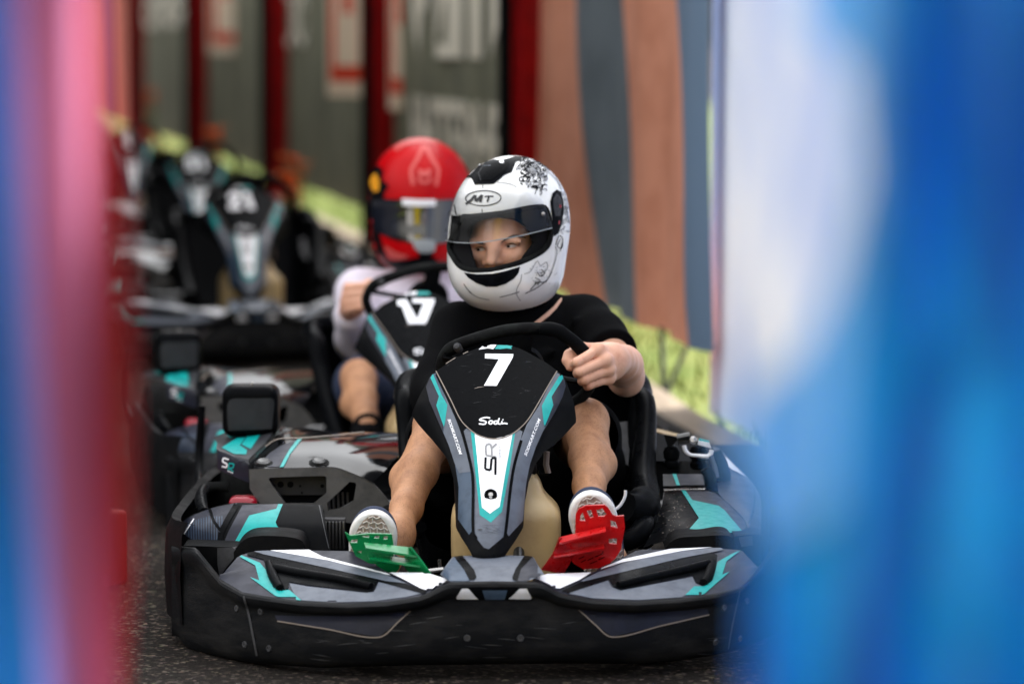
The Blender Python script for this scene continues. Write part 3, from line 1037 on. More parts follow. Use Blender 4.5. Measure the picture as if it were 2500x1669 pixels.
kb.lathe(kc, kn, [(0.0125, 0.0), (0.0125, 0.004), (0.010, 0.006), (0.006, 0.0035), (0.0001, 0.0035)], M['gloss'], 20)
kb.lathe(kc, kn, [(0.0055, 0.0035), (0.0045, 0.0055), (0.0001, 0.0055)], M['chrome'], 12)
kb.make('fairing_bolt', fair7)

# ---- steering wheel and column
sw = P()
rim_px = [(1082, 872), (1096, 852), (1125, 838), (1160, 826), (1190, 817), (1220, 809), (1250, 804), (1285, 801), (1315, 801), (1345, 801), (1366, 807), (1385, 820), (1404, 836), (1424, 856),
          (1440, 880), (1448, 905), (1446, 930), (1432, 956), (1404, 980), (1360, 998), (1295, 1008), (1220, 1002), (1155, 984), (1110, 958), (1084, 922), (1076, 896)]
rim = [at(x, y, 7.76 + (y - 800) / 260 * 0.11) for x, y in rim_px]
rim_s = smooth_path(rim + [rim[0]], 81)[:-1]
sw.ring(rim_s, 0.0118, M['rubber'], 12)
wc = sum(rim_s, Vector()) / len(rim_s)
for a in (0, 18, 40, 60):
    sw.tube([wc, wc.lerp(rim_s[a], 0.5) + Vector((0, -0.008, 0)), rim_s[a]], 0.021, M['black'], 8, flat=0.3)
sw.lathe(wc + Vector((0, 0.012, 0.01)), (0, -1, -0.45), [(0.0001, 0), (0.05, 0), (0.054, 0.006), (0.052, 0.02), (0.0001, 0.024)], M['black'], 24)
whl = sw.make('steering_wheel', K)
gr = P()
gp = [at(x, y, 7.76 + (y - 800) / 260 * 0.11) for x, y in [(1318, 802), (1345, 803), (1364, 808), (1373, 814), (1400, 834), (1418, 851), (1430, 865), (1438, 876)]]
gr.tube(gp, [0.0128, 0.0146, 0.0146, 0.014, 0.0138, 0.0138, 0.0138, 0.012], M['black'], 14, steps=4)
gr.make('wheel_grip', whl)
tb = P()
tb.tube([at(*p) for p in [(1088, 862, 7.785), (1120, 846, 7.78), (1190, 822, 7.77), (1250, 808, 7.765), (1318, 803, 7.76)]], [0.012, 0.010, 0.009, 0.009, 0.012], M['gloss'], 10, steps=4)
tb.lathe(at(1118, 848, 7.768), (-0.3, -0.8, 0.4), [(0.0001, 0.012), (0.006, 0.010), (0.009, 0.004), (0.009, -0.008)], M['panel'], 14)
tb.make('wheel_top_bar', whl)
sc_ = P()
sc_.tube([wc, Vector((wc.x, 7.52, 0.22)), Vector((wc.x, 7.35, 0.11))], 0.011, M['steel'], 10)
sc_.make('steering_column', K)

# ---- fuel tank between the legs
F_ = Field((-0.25, 7.36, 0.03), (0.30, 7.78, 0.42), 0.006)
tx = at(1236, 1300, 7.55).x
F_.rbox((tx, 7.56, 0.165), (0.108, 0.085, 0.120), 0.035, 0.02)
F_.rbox((tx - 0.006, 7.57, 0.255), (0.075, 0.07, 0.085), 0.03, 0.04)
tk = P()
add_field(tk, F_, M['beige'], 2)
tank = tk.make('fuel_tank', K, 60)
cp = P()
cp.lathe((tx + 0.035, 7.57, 0.335), (0, 0, 1), [(0.024, 0), (0.026, 0.004), (0.026, 0.018), (0.022, 0.022), (0.0001, 0.022)], M['black'], 20)
cp.tube([at(*C('f', (905, 815)), 7.60), at(*C('f', (900, 900)), 7.60), at(*C('f', (915, 960)), 7.60)], 0.006, M['line'], 8)
cp.tube([at(*C('f', (850, 925)), 7.58), at(*C('f', (860, 965)), 7.575), at(*C('f', (920, 966)), 7.575)], 0.0025, M['gloss'], 6)
cp.make('tank_cap', tank)

# ---- floor tray and tubular frame
fl = P()
fl.box((K7.x - 0.33, 7.30, 0.030), (K7.x + 0.36, 8.25, 0.036), M['panel'])
fl.make('floor_tray', K)
ch = P()
for sx in (-1, 1):
    ch.tube([Vector((K7.x + sx * 0.22, 7.2, 0.055)), Vector((K7.x + sx * 0.33, 7.5, 0.055)), Vector((K7.x + sx * 0.34, 8.2, 0.055)), Vector((K7.x + sx * 0.30, 8.85, 0.10))], 0.015, M['steel'], 8, steps=4)
    ch.tube([Vector((K7.x + sx * 0.34, 7.62, 0.055)), Vector((K7.x + sx * 0.58, 7.66, 0.09))], 0.013, M['steel'], 8)
    ch.tube([Vector((K7.x + sx * 0.34, 8.2, 0.06)), Vector((K7.x + sx * 0.56, 8.22, 0.12))], 0.013, M['steel'], 8)
ch.tube([Vector((K7.x - 0.24, 7.26, 0.07)), Vector((K7.x + 0.24, 7.26, 0.07))], 0.013, M['chrome'], 8)
ch.tube([Vector((K7.x - 0.58, 8.68, 0.13)), Vector((K7.x + 0.58, 8.68, 0.13))], 0.018, M['steel'], 8)
ch.make('chassis_frame', K)
def wheel(x, y, r, w):
    t = P()
    t.lathe((x - w / 2, y, r), (1, 0, 0), [(r * 0.55, 0.0), (r * 0.82, -0.004), (r * 0.96, 0.008), (r, w * 0.2), (r, w * 0.8), (r * 0.96, w - 0.008), (r * 0.82, w + 0.004), (r * 0.55, w)], M['rubber'], 36)
    o = t.make('wheel', K)
    q = P()
    q.lathe((x - w / 2, y, r), (1, 0, 0), [(0.0001, 0.03), (r * 0.3, 0.03), (r * 0.34, 0.012), (r * 0.56, 0.006), (r * 0.56, w - 0.006), (r * 0.34, w - 0.012), (0.0001, w - 0.03)], M['chrome'], 24)
    q.make('rim', o)
for sx in (-1, 1):
    wheel(K7.x + sx * 0.45, 7.90, 0.110, 0.11)
    wheel(K7.x + sx * 0.52, 8.68, 0.138, 0.19)

# ---- seat
st = P()
sx0 = K7.x + 0.06
secs = [(7.80, 0.150, 0.19, 0.05), (7.88, 0.075, 0.205, 0.11), (8.02, 0.050, 0.215, 0.19), (8.18, 0.075, 0.225, 0.27), (8.28, 0.16, 0.232, 0.25), (8.35, 0.28, 0.235, 0.15), (8.40, 0.40, 0.225, 0.055), (8.42, 0.46, 0.18, 0.0)]
rows = []
for y, z, hw, hg in secs:
    row = []
    for q in range(25):
        a = -1 + 2 * q / 24
        e = abs(a)
        xx = math.copysign(min(e / 0.72, 1.0) ** 0.9 * hw, a) if e < 0.72 else math.copysign(hw + 0.02 * (e - 0.72) / 0.28, a)
        zz = 0.0 if e < 0.55 else hg * ((e - 0.55) / 0.45) ** 1.3
        yy = -0.06 * ((e - 0.6) / 0.4) ** 1.2 if (e > 0.6 and z > 0.1 and y > 8.2) else 0.0
        row.append(Vector((sx0 + xx, y + yy, z + zz)))
    rows.append(row)
cols = [smooth_path([r[j] for r in rows], 36) for j in range(25)]
rows = [[cols[j][i] for j in range(25)] for i in range(36)]
st.grid(rows, M['gloss'], thick=(0, 0.012, -0.012))
seat = st.make('seat', K, 50)
for j in (0, 24):
    e = P()
    edge = [r[j] for r in rows]
    e.tube(edge, [0.012] + [0.024] * 5 + [0.026, 0.02], M['gloss'], 12)
    e.make('seat_edge', seat)
sb_ = P()
sb_.tube([at(*C('c8', p), y) for p, y in [((690, 1310), 7.72), ((722, 1080), 7.82), ((690, 800), 7.98), ((712, 500), 8.10), ((716, 270), 8.18), ((680, 205), 8.22), ((560, 196), 8.26)]],
         [0.024, 0.027, 0.030, 0.027, 0.023, 0.020, 0.018], M['gloss'], 14, steps=5)
sb_.grid([[at(*C('c8', p), y) for p, y in [((500, 410), 8.2), ((600, 395), 8.21)]], [at(*C('c8', p), y) for p, y in [((490, 600), 8.12), ((590, 590), 8.14)]],
          [at(*C('c8', p), y) for p, y in [((505, 690), 8.05), ((575, 740), 8.06)]]], M['panel'])
sb_.make('seat_bolster', seat)
sb2 = P()
sb2.tube([at(*C('c8', p), y) for p, y in [((440, 1330), 7.70), ((560, 1320), 7.68), ((660, 1260), 7.70), ((712, 1130), 7.78)]], [0.016, 0.022, 0.022, 0.018], M['gloss'], 12, steps=5)
sb2.tube([at(*C('c8', p), y) for p, y in [((560, 1060), 7.74), ((640, 1080), 7.76), ((690, 1000), 7.84)]], [0.03, 0.04, 0.03], M['black'], 12, steps=4)
sb2.make('seat_lip', seat)
hl_ = P()
hl_.tube([at(*C('c8', p), 7.60) for p in [(455, 1085), (500, 1060), (535, 1015), (553, 970), (556, 930)]], 0.0032, M['white'], 8, steps=5)
hl_.make('brake_hose', K)

# ---- pedals
def plate_at(crop, Y):
    return lambda pts: [at(x, y, Y(x, y) if callable(Y) else Y) for x, y in C(crop, pts)]
gp_ = P()
Yg = lambda x, y: 7.285 + (1300 - y) * -0.0002
pg = plate_at('d5', Yg)
gp_.prism(pg([(122, 436), (150, 452), (160, 460), (300, 446), (460, 450), (472, 525), (470, 640), (430, 668), (300, 660), (200, 606), (160, 520)]), M['green'], (0, 0.004, 0.001),
          [pg([(244, 468), (262, 460), (300, 460), (296, 476)]), pg([(330, 478), (345, 460), (374, 460), (366, 480)]), pg([(400, 488), (402, 465), (430, 463), (428, 486)]),
           pg([(160, 512), (172, 490), (214, 488), (212, 512)]), pg([(192, 596), (200, 574), (244, 570), (240, 590)])])
fin = plate_at('d5', 7.272)
fb = plate_at('d5', 7.235)
def fin_plate(p, a, b, m, t):
    p.prism(a + b[::-1], m, t)
gp_.prism(fin([(260, 508), (585, 542)]) + fb([(580, 566), (270, 540)])[0:0] + [at(*C('d5', (640, 604)), 7.235), at(*C('d5', (275, 548)), 7.235)], M['green'], (0, 0.001, -0.004))
gp_.prism(fin([(285, 590), (630, 628)]) + [at(*C('d5', (662, 676)), 7.235), at(*C('d5', (300, 622)), 7.235)], M['green'], (0, 0.001, -0.004))
gp_.prism([at(*C('d5', p), y) for p, y in [((575, 545), 7.275), ((590, 540), 7.225), ((668, 640), 7.225), ((745, 750), 7.225), ((590, 745), 7.275), ((535, 660), 7.275)]], M['green'], (0.003, 0.001, 0))
gp_.prism(pg([(340, 655), (520, 660), (510, 700), (480, 735), (420, 720), (360, 690)]), M['green'], (0, 0.004, 0.001))
gp_.make('accelerator_pedal', K, 25)
rp_ = P()
Yr = lambda x, y: 7.285 + (1300 - y) * -0.0002
pr = plate_at('d5', Yr)
rp_.prism(pr([(1778, 310), (1800, 270), (1850, 246), (1985, 240), (2012, 262), (2042, 312), (2065, 322), (2122, 318), (2131, 400), (2100, 565), (2062, 622), (1990, 690), (1835, 702), (1762, 660), (1745, 632), (1765, 560), (1690, 560), (1700, 470), (1775, 450)]),
          M['red'], (0, 0.004, 0.001),
          [pr([(1808, 352), (1812, 318), (1828, 292), (1848, 356)]), pr([(1856, 282), (1888, 276), (1905, 328), (1880, 335)]), pr([(1925, 276), (1970, 266), (2000, 308), (1985, 322), (1940, 325)]),
           pr([(2026, 352), (2062, 362), (2080, 408), (2030, 395)]), pr([(2015, 484), (2075, 480), (2070, 522), (2018, 518)])])
for a, b, c, d in (((1660, 512), (1995, 430), (1990, 392), (1672, 468)), ((1618, 608), (1985, 545), (1978, 518), (1630, 578))):
    rp_.prism([at(*C('d5', a), 7.215), at(*C('d5', b), 7.232), at(*C('d5', c), 7.277), at(*C('d5', d), 7.268)], M['red'], (0, 0.002, -0.004))
rp_.prism([at(*C('d5', p), y) for p, y in [((1660, 470), 7.225), ((1700, 480), 7.275), ((1770, 600), 7.275), ((1690, 738), 7.275), ((1530, 705), 7.225), ((1612, 590), 7.225)]], M['red'], (0, 0.003, 0))
rv = rp_.bvh()
for a, b in (((1815, 650), (1850, 632)), ((1862, 636), (1905, 616)), ((1915, 612), (1965, 590)), ((1880, 660), (1930, 640)), ((1940, 632), (1985, 612)), ((1800, 625), (1840, 607)), ((1968, 588), (1975, 570))):
    stroke(rp_, rv, C('d5', [a, b]), 2.2, M['ink'], 0.001)
rp_.make('brake_pedal', K, 25)
ax_ = P()
ax_.tube([at(*C('d5', (655, 722)), 7.33), at(*C('d5', (830, 700)), 7.33)], 0.004, M['chrome'], 8)
ax_.tube([at(*C('d5', (800, 630)), 7.36), at(*C('d5', (805, 690)), 7.36)], 0.0035, M['chrome'], 8)
ax_.make('pedal_linkage', K)

# ---- left side pod (engine side)
lp = P()
lo = [at(*C('c5', p), y) for p, y in [((285, 1300), 7.84), ((350, 1372), 7.74), ((430, 1424), 7.70), ((520, 1450), 7.68), ((650, 1452), 7.65), ((900, 1455), 7.63), ((1200, 1478), 7.62), ((1535, 1482), 7.62)]]
mi_ = [at(*C('c5', p), y) for p, y in [((295, 1270), 7.86), ((360, 1262), 7.78), ((450, 1262), 7.74), ((560, 1270), 7.70), ((700, 1270), 7.68), ((950, 1270), 7.66), ((1220, 1285), 7.65), ((1500, 1290), 7.65)]]
up = [at(*C('c5', p), y) for p, y in [((310, 1245), 7.88), ((400, 1195), 7.84), ((500, 1160), 7.82), ((620, 1120), 7.80), ((770, 1096), 7.78), ((1000, 1106), 7.76), ((1250, 1108), 7.76), ((1462, 1114), 7.76)]]
up2 = [v + Vector((0, 0.12, -0.04)) for v in up]
loft(lp, [lo, mi_, up, up2], M['black'], 50, 6)
lh = lp.bvh()
D5 = lambda pts: C('c5', pts)
decal(lp, lh, D5([(300, 1285), (350, 1235), (420, 1197), (550, 1145), (772, 1098), (700, 1215), (642, 1320), (622, 1440), (500, 1442), (420, 1415), (350, 1368)]), M['slate'], 0.001)
for q in range(16):
    x = 330 + q * 21
    stroke(lp, lh, D5([(x, 1210 + max(0, 60 - q * 6)), (x + 4, 1430 - max(0, 90 - q * 18))]), 2.2, M['greyblue'], 0.0014)
hard_stroke(lp, lh, D5([(545, 1150), (580, 1255), (640, 1330)]), 7, M['gloss'], 0.0018)
hard_stroke(lp, lh, D5([(775, 1098), (690, 1240), (640, 1340), (625, 1445)]), 13, M['gloss'], 0.0019)
hard_stroke(lp, lh, D5([(418, 1232), (340, 1355)]), 2.6, M['white'], 0.002)
decal(lp, lh, D5([(812, 1118), (1122, 1108), (1090, 1150), (870, 1203), (735, 1448), (652, 1448), (700, 1330)]), M['slate'], 0.001)
decal(lp, lh, D5([(1105, 1112), (1142, 1112), (1084, 1258), (1094, 1288), (1200, 1378), (1000, 1364), (880, 1372), (800, 1412), (770, 1448), (735, 1448), (868, 1205), (1090, 1150)]), M['teal'], 0.0016)
stroke(lp, lh, D5([(1440, 1118), (1480, 1300), (1520, 1470)]), 2.4, M['dkpanel'], 0.0016)
lp.make('side_pod', K)

cf = P()
for q in range(6):
    x = 1494 + q * 29
    a = at(*C('c5', (x, 1250)), 7.86)
    b = at(*C('c5', (x + 4, 1475)), 7.86)
    cf.box((a.x - 0.0028, 7.86, b.z), (a.x + 0.0028, 7.90, a.z), M['steel'], 0.001)
a, b = at(*C('c5', (1480, 1248)), 7.87), at(*C('c5', (1655, 1256)), 7.87)
cf.box((a.x, 7.865, a.z - 0.002), (b.x, 7.895, a.z + 0.006), M['panel'], 0.002)
cf.box((a.x, 7.872, at(*C('c5', (1500, 1475)), 7.86).z), (b.x, 7.893, a.z - 0.002), M['ink'])
cf.make('cooling_fins', K)
ec = P()                             # engine cover: grey front plate with its two openings
pe = plate_at('c5', lambda x, y: 7.98 + (y - 1141) * 0.00012)
ec.prism(pe([(865, 822), (1000, 817), (1300, 808), (1560, 806), (1730, 858), (1880, 932), (1960, 1020), (2020, 1100), (1850, 1182), (1700, 1262), (1480, 1242), (1480, 1160), (1400, 1112), (962, 1112), (915, 1050), (872, 982)]), M['coverp'], (0, 0.012, 0),
         [pe([(1026, 905), (1040, 890), (1300, 880), (1488, 876), (1500, 890), (1500, 1018), (1395, 1104), (1165, 1104), (1060, 960)]),
          pe([(1690, 925), (1738, 932), (1744, 950), (1722, 1080), (1600, 1148), (1512, 1158), (1504, 1100)])])
ec.prism([at(*C('c5', p), 8.03) for p in [(1020, 860), (1510, 860), (1510, 1032), (1105, 1032)]], M['dkpanel'], (0, 0.004, 0))
eh = ec.bvh()
for cx, cy, r in ((1125, 946, 26), (1205, 946, 26), (1285, 958, 9), (1466, 958, 15), (1076, 955, 8)):
    decal(ec, eh, D5([(cx + r * math.cos(a), cy + r * math.sin(a)) for a in np.linspace(0, 6.28, 18)[:-1]]), M['ink'], 0.002, 4)
hard_stroke(ec, eh, D5([(1300, 1005), (1300, 1034)]), 3.5, M['ink'], 0.002)
ec.box((at(*C('c5', (1000, 950)), 8.06).x, 8.05, 0.07), (at(*C('c5', (1760, 950)), 8.06).x, 8.07, 0.27), M['ink'])
for q in range(5):
    x = 1520 + q * 38
    ec.tube([at(*C('c5', (x, 1010)), 8.035), at(*C('c5', (x + 6, 1160)), 8.035)], 0.003, M['panel'], 6)
cover = ec.make('engine_cover', K, 30)
et = P()                             # its gloss top
rows_px = [([(865, 820), (940, 818), (1120, 812), (1320, 808), (1560, 804), (1720, 856), (1882, 930)], 7.98),
           ([(868, 770), (960, 720), (1130, 690), (1330, 690), (1590, 690), (1800, 730), (2010, 800)], 8.06),
           ([(880, 730), (1000, 640), (1160, 590), (1350, 580), (1600, 575), (1850, 600), (2130, 660)], 8.22),
           ([(1000, 640), (1080, 560), (1200, 500), (1380, 520), (1640, 528), (1880, 524), (2220, 545)], 8.42),
           ([(1060, 560), (1100, 500), (1150, 474), (1400, 490), (1640, 524), (1880, 518), (2262, 518)], 8.60)]
cv = [[at(*C('c5', p), y) for p in pts] for pts, y in rows_px]
loft(et, cv, M['lacquer'], 50, 6)
th = et.bvh()
decal(et, th, D5([(1300, 578), (1262, 582), (1200, 660), (1150, 745), (1118, 808), (1148, 808), (1200, 705), (1250, 640)]), M['teal'], 0.0015)
decal(et, th, D5([(1258, 584), (1200, 655), (1150, 740), (1114, 806), (1020, 806), (960, 770), (1040, 690), (1130, 630)]), M['slate'], 0.0012)
stroke(et, th, D5([(1000, 640), (1100, 580), (1300, 570), (1600, 545), (1820, 522), (2250, 520)]), 2.0, M['line'], 0.0015)
for cx, cy, rx, ry in ((1440, 770, 84, 36), (985, 774, 78, 28)):
    decal(et, th, D5([(cx + rx * math.cos(a), cy + ry * math.sin(a)) for a in np.linspace(0, 6.28, 24)[:-1]]), M['rubber'], 0.0014, 5)
et.make('engine_cover_top', cover, 60)
for cx, cy in ((1440, 764), (985, 770)):
    b = P()
    d = ray(*C('c5', (cx, cy))).normalized()
    loc, nor, _, _ = th.ray_cast(CAM, d)
    if loc is not None:
        b.lathe(loc, (0, -0.3, 1), [(0.015, -0.002), (0.015, 0.004), (0.011, 0.007), (0.006, 0.005), (0.0001, 0.005)], M['steel'], 18)
        b.make('cover_bolt', cover)
es = P()                             # outer cheek with the emblem
rowsA = [([(575, 565), (640, 530), (740, 505), (900, 496), (1085, 488)], 8.52), ([(600, 600), (660, 590), (780, 580), (900, 590), (1010, 590)], 8.36),
         ([(600, 640), (660, 668), (740, 700), (800, 722), (862, 742)], 8.10), ([(600, 660), (660, 688), (740, 720), (800, 740), (866, 760)], 8.06),
         ([(605, 820), (660, 846), (740, 880), (800, 908), (866, 932)], 8.06)]
cv = [[at(*C('c5', p), y - 0.0 + (866 - p[0]) * 0.0003) for p in pts] for pts, y in rowsA]
loft(es, cv, M['dkpanel'], 30, 6, hard=False)
sh = es.bvh()
decal(es, sh, D5([(685, 545), (760, 520), (930, 515), (955, 548), (880, 660), (805, 625), (850, 560), (760, 555), (715, 572)]), M['teal'], 0.0014, 5)
decal(es, sh, D5([(770, 570), (835, 566), (790, 630), (850, 668), (842, 705), (740, 700), (640, 648)]), M['teal'], 0.0014, 5)
decal(es, sh, D5([(935, 500), (1030, 490), (968, 540)]), M['white'], 0.0014, 5)
decal(es, sh, D5([(600, 662), (740, 722), (866, 762), (866, 930), (740, 878), (604, 818)]), M['slate'], 0.0012, 8)
hard_stroke(es, sh, D5([(706, 742), (662, 730), (654, 758), (694, 780), (686, 806), (650, 796)]), 3.8, M['white'], 0.002)
hard_stroke(es, sh, D5([(702, 830), (708, 772), (748, 778), (742, 808), (712, 812), (744, 842)]), 3.6, M['teal'], 0.002)
hard_stroke(es, sh, D5([(695, 832), (740, 852)]), 2.0, M['white'], 0.002)
es.make('cover_cheek', cover)

bx = P()                             # box standing on the cover
bc = at(*C('c5', (885, 335)), 8.46)
Fb = Field((bc.x - 0.12, 8.34, bc.z - 0.14), (bc.x + 0.12, 8.58, bc.z + 0.12), 0.005)
Fb.rbox((bc.x, 8.46, bc.z), (0.062, 0.055, 0.056), 0.022, 0.005)
bx2 = P()
add_field(bx, Fb, M['gloss'], 1)
fcp = [(700, 505), (690, 400), (690, 300), (706, 258), (735, 243), (1040, 240), (1064, 250), (1070, 275), (1062, 370), (1050, 490)]
bh = bx.bvh()
decal(bx, bh, D5(fcp), M['boxp'], 0.002, 8)
bx.lathe(at(*C('c5', (892, 166)), 8.44), (0, 0, 1), [(0.012, -0.002), (0.011, 0.004), (0.004, 0.005), (0.0035, 0.014), (0.0001, 0.015)], M['chrome'], 14)
bx.make('air_filter_box', K, 50)

rl = P()
Fr = Field((-0.8, 7.9, 0.1), (-0.3, 8.2, 0.34), 0.006)
q = at(*C('c5', (860, 1085)), 7.99)
Fr.rbox((q.x - 0.01, 7.99, q.z - 0.004), (0.03, 0.03, 0.016), 0.012)
add_field(rl, Fr, M['lamp'], 1)
rl.make('red_canister', K, 60)
pp = P()
pp.tube([at(*C('c5', p), y) for p, y in [((480, 300), 8.7), ((470, 480), 8.7), ((460, 690), 8.7), ((452, 860), 8.65), ((440, 1010), 8.5)]], [0.008, 0.010, 0.010, 0.012, 0.012], M['gloss'], 10, steps=3)
pp.make('side_hoop', K)
pp = P()
pp.tube([at(*C('c5', p), y) for p, y in [((500, 980), 8.15), ((590, 962), 8.15), ((700, 966), 8.15)]], [0.012, 0.010, 0.012], M['rubber'], 10, steps=3)
pp.make('side_bar', K)
pp = P()
pp.tube([at(*C('c5', p), y) for p, y in [((500, 985), 8.1), ((470, 1040), 8.02), ((478, 1130), 7.95), ((500, 1180), 7.9)]], [0.012, 0.012, 0.014, 0.012], M['gloss'], 10, steps=3)
pp.make('pod_bracket', K)

# ---- outer rails that run round the kart
def rail(sgn):
    a = P()
    pts = [(0.600, 7.46), (0.645, 7.62), (0.655, 7.9), (0.655, 8.4), (0.645, 8.75), (0.60, 8.90)]
    zt = [0.245, 0.235, 0.23, 0.22, 0.21, 0.20]
    rows = []
    path = smooth_path([Vector((K7.x + sgn * x - (0.01 if sgn < 0 else 0), y, z)) for (x, y), z in zip(pts, zt)], 30)
    for dx, dz in ((-0.03, 0.0), (-0.012, 0.006), (0.0, -0.02), (0.004, -0.10), (0.0, None), (-0.03, None)):
        rows.append([Vector((v.x + sgn * dx, v.y, v.z + dz if dz is not None else 0.05)) for v in path])
    a.grid(rows, M['black'])
    a.make('side_rail', K)
rail(-1)
rail(1)
rb = P()
rbp = smooth_path([Vector((K7.x + x, y, 0.2)) for x, y in [(-0.61, 8.90), (-0.45, 8.965), (0, 8.99), (0.45, 8.965), (0.61, 8.90)]], 24)
rb.grid([[v + Vector((0, 0, dz)) + Vector((0, dy, 0)) for v in rbp] for dy, dz in ((-0.04, 0.02), (0, 0.0), (0.01, -0.06), (0, -0.14), (-0.04, -0.15))], M['bumper'])
rb.make('rear_bumper', K)

# ---- right side pod
rp2 = P()
lo = [at(*C('r', p), y) for p, y in [((400, 1510), 7.60), ((620, 1440), 7.58), ((840, 1390), 7.56), ((1100, 1362), 7.56), ((1450, 1350), 7.58), ((1560, 1345), 7.62)]]
mi_ = [at(*C('r', p), y) for p, y in [((560, 1220), 7.74), ((700, 1150), 7.74), ((850, 1120), 7.74), ((1100, 1110), 7.75), ((1330, 1100), 7.78), ((1500, 1180), 7.74)]]
up = [at(*C('r', p), y) for p, y in [((632, 890), 7.95), ((740, 885), 7.95), ((850, 880), 7.95), ((1000, 880), 7.95), ((1100, 885), 7.95), ((1240, 930), 7.92)]]
up2 = [v + Vector((0, 0.05, 0.0)) for v in up]
loft(rp2, [lo, mi_, up, up2], M['gloss'], 46, 8)
ph = rp2.bvh()
Dr = lambda pts: C('r', pts)
decal(rp2, ph, Dr([(862, 884), (1080, 884), (1190, 912), (1330, 1030), (1540, 1250), (1495, 1340), (1300, 1110), (1230, 1056), (940, 994)]), M['slate'], 0.0012)
decal(rp2, ph, Dr([(818, 882), (862, 882), (942, 994), (1230, 1056), (1300, 1110), (1490, 1338), (1300, 1356), (1100, 1354), (850, 1382), (1014, 1190)]), M['teal'], 0.0018)
for q in range(70):                  # flecks of rubber and grit
    x, y = random.gauss(740, 70), random.gauss(1180, 130)
    if inside([(640, 890), (820, 880), (1010, 1190), (840, 1380), (620, 1440), (560, 1250)], x, y):
        r = random.uniform(2, 6)
        decal(rp2, ph, Dr([(x + r * math.cos(a) * random.uniform(.6, 1.6), y + r * math.sin(a)) for a in np.linspace(0, 6.28, 6)[:-1]]), M['line'], 0.002, 10)
stroke(rp2, ph, Dr([(640, 890), (600, 1090), (520, 1270), (480, 1400)]), 1.4, M['panel'], 0.0016)
rpod = rp2.make('side_pod', K)
cs = P()                             # outer flank
rws = [[at(*C('r', p), y) for p, y in [((1160, 390), 8.5), ((1240, 640), 8.2), ((1240, 930), 7.92), ((1500, 1180), 7.76), ((1560, 1345), 7.64)]],
       [at(*C('r', p), y) for p, y in [((1250, 430), 8.5), ((1420, 650), 8.2), ((1560, 900), 7.95), ((1590, 1150), 7.76), ((1600, 1340), 7.66)]],
       [at(*C('r', p), y) for p, y in [((1300, 500), 8.5), ((1560, 740), 8.2), ((1690, 950), 7.95), ((1700, 1200), 7.76), ((1690, 1400), 7.66)]]]
loft(cs, rws, M['slate'], 30, 6)
fh2 = cs.bvh()
decal(cs, fh2, Dr([(1255, 500), (1330, 540), (1430, 640), (1530, 735), (1380, 660), (1270, 570)]), M['white'], 0.002, 8)
stroke(cs, fh2, Dr([(1600, 760), (1625, 950), (1600, 1150), (1560, 1250)]), 4, M['gloss'], 0.002)
cs.make('pod_flank', rpod)
tb_ = P()                            # folded tab with its metal edge
tb_.grid([[at(*C('r', p), 8.00) for p in [(620, 702), (725, 702), (765, 702), (1040, 702), (1060, 715)]],
          [at(*C('r', p), 7.95) for p in [(625, 832), (768, 830), (805, 829), (1070, 828), (1076, 826)]]], M['dkpanel'], thick=(0, 0.004, -0.002))
hb = tb_.bvh()
decal(tb_, hb, Dr([(725, 706), (765, 706), (806, 828), (770, 829)]), M['teal'], 0.0012, 6)
decal(tb_, hb, Dr([(782, 706), (1040, 706), (1062, 720), (1070, 824), (822, 827)]), M['slate'], 0.0012, 6)
tb_.grid([[at(*C('r', p), 7.948) for p in [(628, 862), (800, 856), (1080, 848)]], [at(*C('r', p), 7.940) for p in [(634, 880), (800, 872), (1080, 868)]]], M['chrome'], thick=(0, 0.003, 0))
tb_.make('folded_tab', rpod, 20)
lv = P()                             # belt and lever gear behind it
for cx, y0, y1, Y, r in ((715, 380, 640, 8.08, 0.0165), (1010, 370, 650, 8.14, 0.0185)):
    a, b = at(*C('r', (cx, y1)), Y), at(*C('r', (cx, y0)), Y)
    L = (b - a).length
    ax3 = (b - a).normalized()
    lv.lathe(a, ax3, [(0.0001, 0), (r * .7, 0), (r, L * .08), (r * 1.05, L * .25), (r * .8, L * .36), (r, L * .42), (r * 1.1, L * .7), (r * .9, L * .85), (r * .6, L * .95), (0.0001, L)], M['gloss'], 18)
lv.prism([at(*C('r', p), 8.06) for p in [(630, 270), (780, 300), (780, 330), (700, 420), (670, 400)]], M['black'], (0, 0.01, 0))
lv.tube([at(*C('r', p), 8.05) for p in [(775, 305), (840, 292), (915, 278)]], 0.007, M['steel'], 8)
lv.tube([at(*C('r', p), 8.06) for p in [(780, 350), (860, 335), (930, 325)]], 0.006, M['panel'], 8)
lv.lathe(at(*C('r', (950, 330)), 8.05), (0, -1, 0.5), [(0.0001, 0.008), (0.007, 0.006), (0.009, 0.0)], M['chrome'], 12)
lv.tube([at(*C('r', p), 8.05) for p in [(850, 390), (870, 450), (920, 490), (1000, 500), (1100, 510), (1140, 490), (1155, 440)]], [0.005, 0.0045, 0.0035, 0.0035, 0.0045, 0.005, 0.005], M['white'], 8, steps=4)
lv.tube([at(*C('r', p), 8.05) for p in [(1140, 500), (1165, 560), (1190, 640), (1205, 740)]], [0.006, 0.005, 0.006, 0.007], M['grey'], 8, steps=3)
lv.prism([at(*C('r', p), 8.09) for p in [(1010, 340), (1130, 362), (1155, 420), (1005, 380)]], M['white'], (0, 0.012, 0))
lv.prism([at(*C('r', p), 8.10) for p in [(1020, 316), (1130, 342), (1132, 362), (1012, 342)]], M['teal'], (0, 0.012, 0))
lv.tube([at(*C('r', p), 8.07) for p in [(1200, 450), (1240, 600), (1290, 760), (1300, 850)]], [0.012, 0.018, 0.018, 0.012], M['black'], 10, steps=3)
